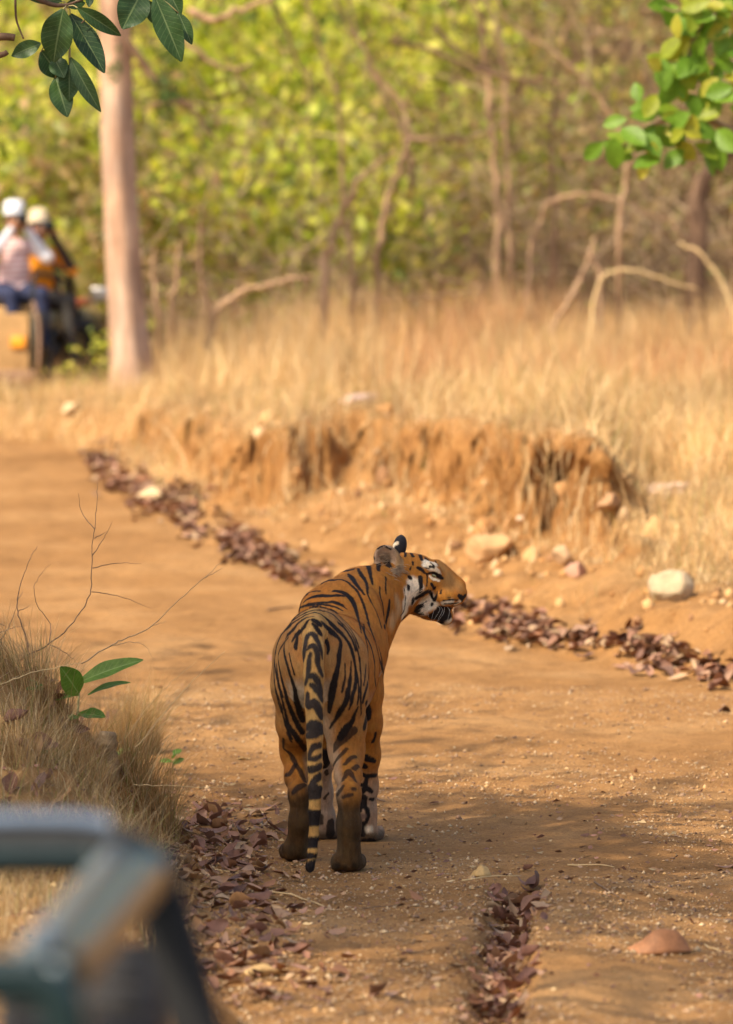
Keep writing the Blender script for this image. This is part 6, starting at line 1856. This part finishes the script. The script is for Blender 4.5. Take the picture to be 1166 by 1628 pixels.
def safari_jeep(name, loc, rz, label, paint, far=True):
    """open safari jeep; local +Y forward, origin on the ground under the rear axle"""
    root = empty(name, loc, rz); tag(root, label, 'jeep')
    half = .74
    side = [(-.75, .42), (-.75, .98), (.95, .98), (1.05, .80), (1.38, .80), (1.42, 1.0), (2.42, .93), (2.50, .62), (2.44, .42), (2.26, .42), (2.16, .66), (2.0, .76), (1.76, .76), (1.60, .66), (1.50, .42), (.42, .42), (.33, .66), (.16, .77), (-.16, .77), (-.33, .66), (-.42, .42)]
    for s in (-1, 1):
        V, Fc = slab(side, .04); V[:, 0] += s * (half - .02)
        MB().add(V, Fc).build('side_panel', paint, root, False)
    MB().box((0, .85, .44), (2 * half - .09, 3.1, .05), bevel=.01).build('floor', m_black, root, False)
    MB().box((0, 1.93, .965), (2 * half - .09, 1.0, .05), Euler((R(-4), 0, 0)), bevel=.02).build('bonnet', paint, root, False)
    MB().box((0, 2.46, .72), (2 * half - .06, .05, .42), bevel=.015).build('grille_panel', paint, root, False)
    MB().box((0, 1.40, .86), (2 * half - .09, .05, .30), bevel=.01).build('dashboard', m_black, root, False)
    for s in (-1, 1):
        for yy in (0., 1.88):
            wheel('wheel', root, (s * (half - .06), yy, .36), .36, .22, s)
        # round wheel arch lips
        for yy in (0., 1.88):
            a = np.linspace(R(8), R(172), 13)
            P = np.stack([np.full(13, s * (half + .03)), yy + .45 * np.cos(a), .36 + .45 * np.sin(a)], 1)
            MB().tube(P, .032, 6).build('wheel_arch', m_black, root)
        o = MB().tube(spline([(s * .52, 2.50, .72), (s * .52, 2.54, .72)], 2), [.10, .10, .095], 16).build('headlight', m_steel, root)
        MB().box((s * .60, -.795, .72), (.13, .03, .10), bevel=.01).build('tail_light', m_amber, root, False)
        m_ = MB().tube(spline([(s * half, 1.30, 1.02), (s * (half + .13), 1.28, 1.10)], 3), .012, 6).build('mirror_arm', m_black, root)
        MB().box((s * (half + .17), 1.27, 1.13), (.15, .05, .13), bevel=.02).build('mirror', m_steel, root, True)
    # windscreen frame, tilted back
    top = [(-.66, 1.12, 1.36), (.66, 1.12, 1.36)]
    P = spline([(-.68, 1.34, .98), (-.66, 1.15, 1.30), (-.60, 1.12, 1.36), (.60, 1.12, 1.36), (.66, 1.15, 1.30), (.68, 1.34, .98)], 5)
    wf = MB().tube(P, .032, 8).build('windscreen_frame', m_black, root)
    gm, gnt, gb = new_mat('windscreen_glass'); gb.inputs['Transmission Weight'].default_value = .9; gb.inputs['Roughness'].default_value = .03; gb.inputs['Base Color'].default_value = (.8, .9, .85, 1); gb.inputs['Alpha'].default_value = .35
    gn = noise(gnt, nd(gnt, 'ShaderNodeTexCoord').outputs['Object'], 12, 4); gnt.links.new(ramp(gnt, gn, [(.3, (.03, .03, .03)), (.7, (.16, .16, .16))]), gb.inputs['Roughness'])
    MB().box((0, 1.235, 1.165), (1.22, .008, .37), Euler((R(30), 0, 0))).build('windscreen', gm, wf, False)
    # tailgate and benches
    MB().box((0, -.76, .70), (2 * half - .10, .04, .52), bevel=.012).build('tailgate', m_tanseat, root, False)
    MB().box((0, -.81, .42), (2 * half + .04, .10, .12), bevel=.02).build('rear_bumper', m_rustpaint, root, False)
    MB().tube(spline([(half + .02, -.80, .42), (half + .05, -.85, .55), (half + .04, -.80, .85), (half - .02, -.74, 1.06)], 6), .019, 8).build('rear_guard_tube', m_rustpaint, root)
    for s in (-1, 1): MB().box((s * .60, -.70, .22), (.26, .02, .32), bevel=.005).build('mud_flap', m_black, root, False)
    for k, (yy, zz) in enumerate(((-.02, 1.02), (.52, .98))):
        b = MB().box((0, yy, zz - .06), (1.34, .42, .12), bevel=.03).build('bench_seat', m_tanseat, root)
        MB().box((0, yy, (zz - .12 + .465) / 2), (1.20, .34, zz - .12 - .465), bevel=.01).build('seat_box', m_black, b, False)
        if k == 1: MB().box((0, yy + .26, zz + .16), (1.30, .06, .36), Euler((R(-8), 0, 0)), bevel=.025).build('seat_back', m_black, b)
    for s in (-.36, .36):
        b = MB().box((s, .98, .72), (.46, .44, .12), bevel=.03).build('front_seat', m_black, root)
        MB().box((s, .78, .98), (.46, .09, .46), Euler((R(8), 0, 0)), bevel=.03).build('seat_back', m_black, b)
        MB().box((s, .98, .56), (.34, .34, .22), bevel=.01).build('seat_box', m_black, b, False)
    for s in (-1, 1):
        for yy in (-.62, .16, .80):
            pass
        MB().tube(spline([(s * (half - .03), -.70, .97), (s * (half - .03), -.66, 1.22), (s * (half - .03), -.5, 1.30), (s * (half - .03), .55, 1.26), (s * (half - .03), .72, 1.2), (s * (half - .03), .80, .97)], 5), .020, 7).build('grab_rail', m_black, root)
    MB().tube(spline([(.36 + .0, 1.37, .95), (.36, 1.22, 1.02)], 3), .018, 6).build('steering_column', m_black, root)
    a = np.linspace(0, 2 * np.pi, 25); P = np.stack([.36 + .18 * np.cos(a), 1.21 - .06 * np.sin(a), 1.03 + .17 * np.sin(a)], 1)
    MB().tube(P, .014, 6).build('steering_wheel', m_black, root)
    return root

def far_ground(): 
    return .92
jr = R(-8)
jeep_loc = Vector((-3.43, 48.4, .92))
jeep = safari_jeep('safari_jeep', jeep_loc, jr, 'open olive safari jeep carrying visitors parked behind the verge', m_olive)

# ---------------------------------------------------------------- people
def person(name, loc, rz, label, cols, pose, scale=1.0, stripes=None):
    """seated figure in one skin; local +Y is where it faces, origin at the seat"""
    pr = Prims()
    sh = .38                                                # shoulder height above the seat
    z0 = .0
    pr.ell('trousers', (0, 0, .09), (.165, .13, .11), k=.05)
    pr.chain('shirt', [((0, 0, .10), .125), ((0, .01, .28), .128), ((0, .0, .42), .118)], .06)
    pr.ell('shirt', (0, .0, .47), (.185, .095, .085), k=.06)
    pr.chain('skin', [((0, .0, .50), .055), ((0, .015, .62), .050)], .03)
    hx, hy, hz = pose.get('head', (0, .03, .72))
    pr.ell('skin', (hx, hy, hz), (.074, .092, .108), k=.03)
    pr.ell('skin', (hx, hy + .055, hz - .05), (.050, .048, .055), k=.03)       # jaw
    pr.ell('skin', (hx, hy + .10, hz - .012), (.016, .024, .024), k=.012)      # nose
    for s in (-1, 1):
        pr.ell('skin', (hx + s * .076, hy - .005, hz - .008), (.012, .022, .032), k=.008)   # ears
        pr.ell('skin', (hx + s * .03, hy + .083, hz + .018), (.018, .012, .010), k=.008)    # brow
    for s, side in ((-1, 'L'), (1, 'R')):
        S = np.array((s * .185, .0, .47)); el, wr = (np.array(q) for q in pose['arm' + side])
        pr.chain('sleeve', [(S, .062), (el, .050)], .04)
        pr.chain(cols.get('forearm', 'skin') if False else 'forearm', [(el, .047), (wr, .034)], .025)
        d = wr - el; d /= np.linalg.norm(d)
        up = np.array((0, 0, 1.)); sd = np.cross(d, up); sd /= np.linalg.norm(sd) + 1e-6; nr = np.cross(sd, d)
        pr.cone('hand', wr, wr + d * .075, .030, .036, .015)                     # palm
        for q in range(4):                                                       # fingers, curled
            b = wr + d * .085 + sd * (q - 1.5) * .019; L = (.062, .072, .068, .052)[q]
            m1 = b + d * L * .55; m2 = m1 + (d * .35 + (-nr if s > 0 else -nr) * .8) * L * .6
            pr.chain('hand', [(b, .0105), (m1, .0100), (m2, .0085)], .006)
        tb = wr + d * .03 - sd * s * .03
        pr.chain('hand', [(tb, .013), (tb + d * .035 - sd * s * .025, .011), (tb + d * .06 - sd * s * .02, .009)], .008)
        hp = np.array((s * .095, .02, .075)); kn = np.array((s * .13, .44, .06)); an = np.array((s * .13, .50, -.34))
        pr.chain('trousers', [(hp, .088), (kn, .064), (an, .045)], .04)
        pr.chain('shoe', [(an + (0, -.01, -.05), .045), (an + (0, .14, -.075), .036)], .02)
    V, Q = skin_mesh(pr, .011)
    names = ['shirt', 'sleeve', 'forearm', 'hand', 'skin', 'trousers', 'shoe']
    D_ = np.full((len(names), len(V)), 9.)
    for p in pr:
        i = names.index(p[0]); D_[i] = np.minimum(D_[i], prim_dist(p, V[:, 0], V[:, 1], V[:, 2]))
    C = np.array([cols[nm] for nm in names])[D_.argmin(0)]
    if stripes is not None:
        shirt = D_.argmin(0) <= 1
        m = shirt & (np.sin(V[:, 2] * 130 + V[:, 0] * 8) > .2); C[m] = stripes
    # darker hair cap under the hat and eyes
    hair = (np.linalg.norm((V - (hx, hy - .02, hz + .02)) / (.09, .10, .11), axis=1) < 1.12) & (V[:, 1] < hy + .045) & (V[:, 2] > hz - .03) & (D_.argmin(0) == 4)
    C[hair] = cols.get('hair', (.03, .02, .015))
    for s in (-1, 1):
        e = np.linalg.norm(V - (hx + s * .03, hy + .088, hz + .004), axis=1) < .013; C[e] = (.03, .02, .02)
    mo = np.linalg.norm((V - (hx, hy + .10, hz - .055)) / (2.2, 2, 1), axis=1) < .012; C[mo] = (.25, .08, .06)
    me = mesh_np('person_body', V, Q); set_col(me, 'cloth', C)
    root = empty(name, loc, rz); root.scale = (scale,) * 3
    tag(root, label, 'person')
    link('body', me, attr_mat('clothing', 'cloth', .8, var=.15, bscale=60), root)
    return root, (hx, hy, hz)

def hat(parent, head, col, brim, crown=.085, name='hat'):
    hx, hy, hz = head
    n = 28; a = np.linspace(0, 2 * np.pi, n, endpoint=False)
    prof = [(brim, .035), (brim * .98, .043), (.096, .058), (.094, .075), (crown, .125), (crown * .7, .150), (.02, .158)]
    V = np.array([(hx + rr * np.cos(t) * .92, hy + rr * np.sin(t) * 1.08 - .005, hz + zz) for rr, zz in prof for t in a])
    i = np.arange(len(prof) - 1)[:, None]; j = np.arange(n)[None, :]; j2 = (j + 1) % n
    Q = np.stack([i * n + j, i * n + j2, (i + 1) * n + j2, (i + 1) * n + j], -1).reshape(-1, 4)
    return MB().add(V, Q).build(name, simple_mat('hat_cloth', col, .85, .2, 20), parent)

def camera_thing(loc, rz, label, L=.20):
    root = empty('photo_camera', loc, rz); tag(root, label, 'camera')
    MB().box((0, 0, 0), (.13, .06, .09), bevel=.012).build('camera_body', m_black, root)
    MB().tube(np.array([(0, .03, 0), (0, .03 + L * .5, 0), (0, .03 + L * .55, 0), (0, .03 + L, 0)]), [.036, .036, .043, .045], 18).build('lens', m_black, root)
    MB().tube(np.array([(0, .025 + L, 0), (0, .035 + L, 0)]), [.047, .047], 18).build('lens_hood', m_black, root)
    return root

jm = Matrix.Translation(jeep_loc) @ Matrix.Rotation(jr, 4, 'Z')
def J(x, y, z): return jm @ Vector((x, y, z))
TOW = R(198)        # visitors look back towards the track
# visitor in a silvery cap and pink striped shirt
p1, h1 = person('person', J(.40, .0, 1.06), TOW, 'person in silvery cap and pink striped shirt raising a camera in the jeep',
                dict(shirt=(.62, .36, .34), sleeve=(.62, .62, .66), forearm=(.60, .62, .68), hand=(.33, .16, .09), skin=(.36, .17, .09), trousers=(.020, .026, .065), shoe=(.04, .03, .03)),
                dict(armL=((-.25, .20, .38), (-.07, .20, .62)), armR=((.26, .18, .38), (.07, .20, .62))), stripes=(.74, .60, .58))
hat(p1, h1, (.74, .76, .80), .10, .098, 'cap')
c = p1.matrix_basis @ Vector((0, .165, .715))
camera_thing(c, TOW, 'grey camera held up by the person in the silvery cap', .12)
# visitor in orange
p2, h2 = person('person', J(.50, .54, 1.0), TOW + R(4), 'person in orange shirt and beige hat looking through a long lens',
                dict(shirt=(.78, .29, .012), sleeve=(.78, .29, .012), forearm=(.05, .03, .022), hand=(.22, .10, .06), skin=(.42, .17, .10), trousers=(.05, .045, .04), shoe=(.04, .03, .03)),
                dict(armL=((-.27, .16, .34), (-.07, .20, .64)), armR=((.27, .18, .40), (.07, .22, .64))))
hat(p2, h2, (.62, .50, .34), .105, .080)
c = p2.matrix_basis @ Vector((.01, .165, .72))
camera_thing(c, TOW + R(4), 'black camera with long lens held by the person in orange', .17)
# driver
p3, h3 = person('person', J(.40, .98, .78), R(-60), 'driver in dark clothes and rust red sleeves at the front of the jeep',
                dict(shirt=(.060, .045, .035), sleeve=(.48, .10, .035), forearm=(.50, .13, .05), hand=(.30, .13, .07), skin=(.52, .20, .10), trousers=(.03, .03, .03), shoe=(.03, .03, .03)),
                dict(armL=((-.24, .12, .26), (-.12, .36, .30)), armR=((.26, .14, .26), (.16, .36, .28))))

# ---------------------------------------------------------------- near jeep: its roll frame fills the lower left corner
def near_jeep():
    root = empty('near_jeep', (0, 0, 0))
    tag(root, 'dark green jeep roll frame standing close at the verge, out of focus', 'jeep')
    def beam(pts, w, h, name, mat, parent=root, bev=.016):
        """box section beam along a polyline, h measured upwards"""
        pts = [np.array(p, float) for p in pts]
        n = len(pts); rings = []
        m = 16; a = np.linspace(0, 2 * np.pi, m, endpoint=False)
        ca, sa = np.cos(a), np.sin(a)
        sx = np.sign(ca) * np.abs(ca) ** .55; sz = np.sign(sa) * np.abs(sa) ** .55
        T = np.gradient(np.array(pts), axis=0)
        for i in range(n):
            t = T[i] / np.linalg.norm(T[i])
            ref = np.array((0, 1., 0)) if abs(t[1]) < .6 else np.array((0, 0, 1.))
            s = np.cross(t, ref); s /= np.linalg.norm(s); u = np.cross(s, t)
            rings.append(pts[i] + (sx * h / 2)[:, None] * s + (sz * w / 2)[:, None] * u)
        V = np.concatenate(rings)
        i = np.arange(n - 1)[:, None]; j = np.arange(m)[None, :]; j2 = (j + 1) % m
        Q = np.stack([i * m + j, i * m + j2, (i + 1) * m + j2, (i + 1) * m + j], -1).reshape(-1, 4)
        c0 = np.arange(m); 
        V = np.concatenate([V, [pts[0], pts[-1]]]); k = len(V)
        cap0 = np.stack([c0, (c0 + 1) % m, np.full(m, k - 2)], 1); b0 = (n - 1) * m
        cap1 = np.stack([b0 + (c0 + 1) % m, b0 + c0, np.full(m, k - 1)], 1)
        return MB().add(V, Q, cap0, cap1).build(name, mat, parent)
    Yf, Yn = 7.5, 6.2
    def q(px, py, Y): return np.array(W(px, py, Y))
    # far hoop: top rail, rounded corner, slanting post
    P = spline([q(-1300, 1352, Yf), q(-600, 1350, Yf), q(0, 1350, Yf), q(120, 1350, Yf), q(190, 1356, Yf), q(236, 1392, Yf), q(262, 1450, Yf), q(286, 1530, Yf), q(312, 1628, Yf), q(340, 1740, Yf), q(360, 1850, Yf)], 6)
    beam(P, .055, .070, 'far_hoop', m_black)
    beam(spline([q(-1300, 1303, Yf), q(-600, 1303, Yf), q(0, 1303, Yf), q(120, 1304, Yf), q(175, 1312, Yf)], 5), .05, .020, 'rail_highlight', simple_mat('rail_highlight_paint', (.12, .16, .22), .25, .2, 6, coat=.3), bev=.01)  # pale strip added as the blue-grey highlight along the top rail
    beam(spline([q(-1300, 1362, Yf - .04), q(-600, 1362, Yf - .04), q(0, 1362, Yf - .04), q(90, 1362, Yf - .04), q(150, 1364, Yf - .04)], 5), .03, .028, 'top_rail_trim', m_green)
    # lengthwise rail towards the near hoop; pale tubes added as its two highlight stripes
    a0, a1 = q(232, 1382, Yf - .03), q(78, 1556, Yn)
    beam([a0 + (a1 - a0) * t for t in np.linspace(0, 1, 8)], .060, .075, 'side_rail', m_green)
    for off, mat in (((-34, -22), m_highlight), ((10, 6), m_highlight)):
        b0, b1 = q(218 + off[0], 1372 + off[1], Yf - .06), q(78 + off[0] * .95, 1540 + off[1] * 1.1, Yn - .02)
        MB().tube(np.array([b0 + (b1 - b0) * t for t in np.linspace(0, 1, 6)]), .0135, 10).build('highlight_tube', mat, root)
    # near hoop
    P = spline([q(-1500, 1566, Yn), q(-500, 1560, Yn), q(-120, 1556, Yn), q(20, 1556, Yn), q(70, 1564, Yn), q(98, 1600, Yn), q(108, 1660, Yn), q(120, 1780, Yn), q(135, 1900, Yn)], 6)
    beam(P, .05, .055, 'near_hoop', m_green)
    # body below the frame (under the picture edge)
    zt = .80
    MB().box((-1.12, 6.0, .62), (1.66, 3.4, .44), bevel=.05).build('tub', m_green, root)
    MB().box((-1.12, 8.1, .58), (1.5, 1.0, .36), bevel=.05).build('bonnet', m_green, root)
    for p0, p1 in ((P[-1], None),):
        pass
    for px, py, Y in ((360, 1850, Yf), (135, 1900, Yn)):
        t = q(px, py, Y); MB().tube(np.array([t, (t[0], t[1], .70)]), .03, 8).build('post_foot', m_black, root)
    for x in (-1.86, -.40):
        for y in (4.8, 7.9):
            wheel('wheel', root, (x, y, TZ(x, y) + .36), .36, .22, 1 if x > -1 else -1)
m_highlight = simple_mat('tube_highlight_paint', (.13, .165, .18), .30, .25, 8, spec=.6, coat=.3)  # pale tone painted in for the highlights of the lengthwise rail
near_jeep()
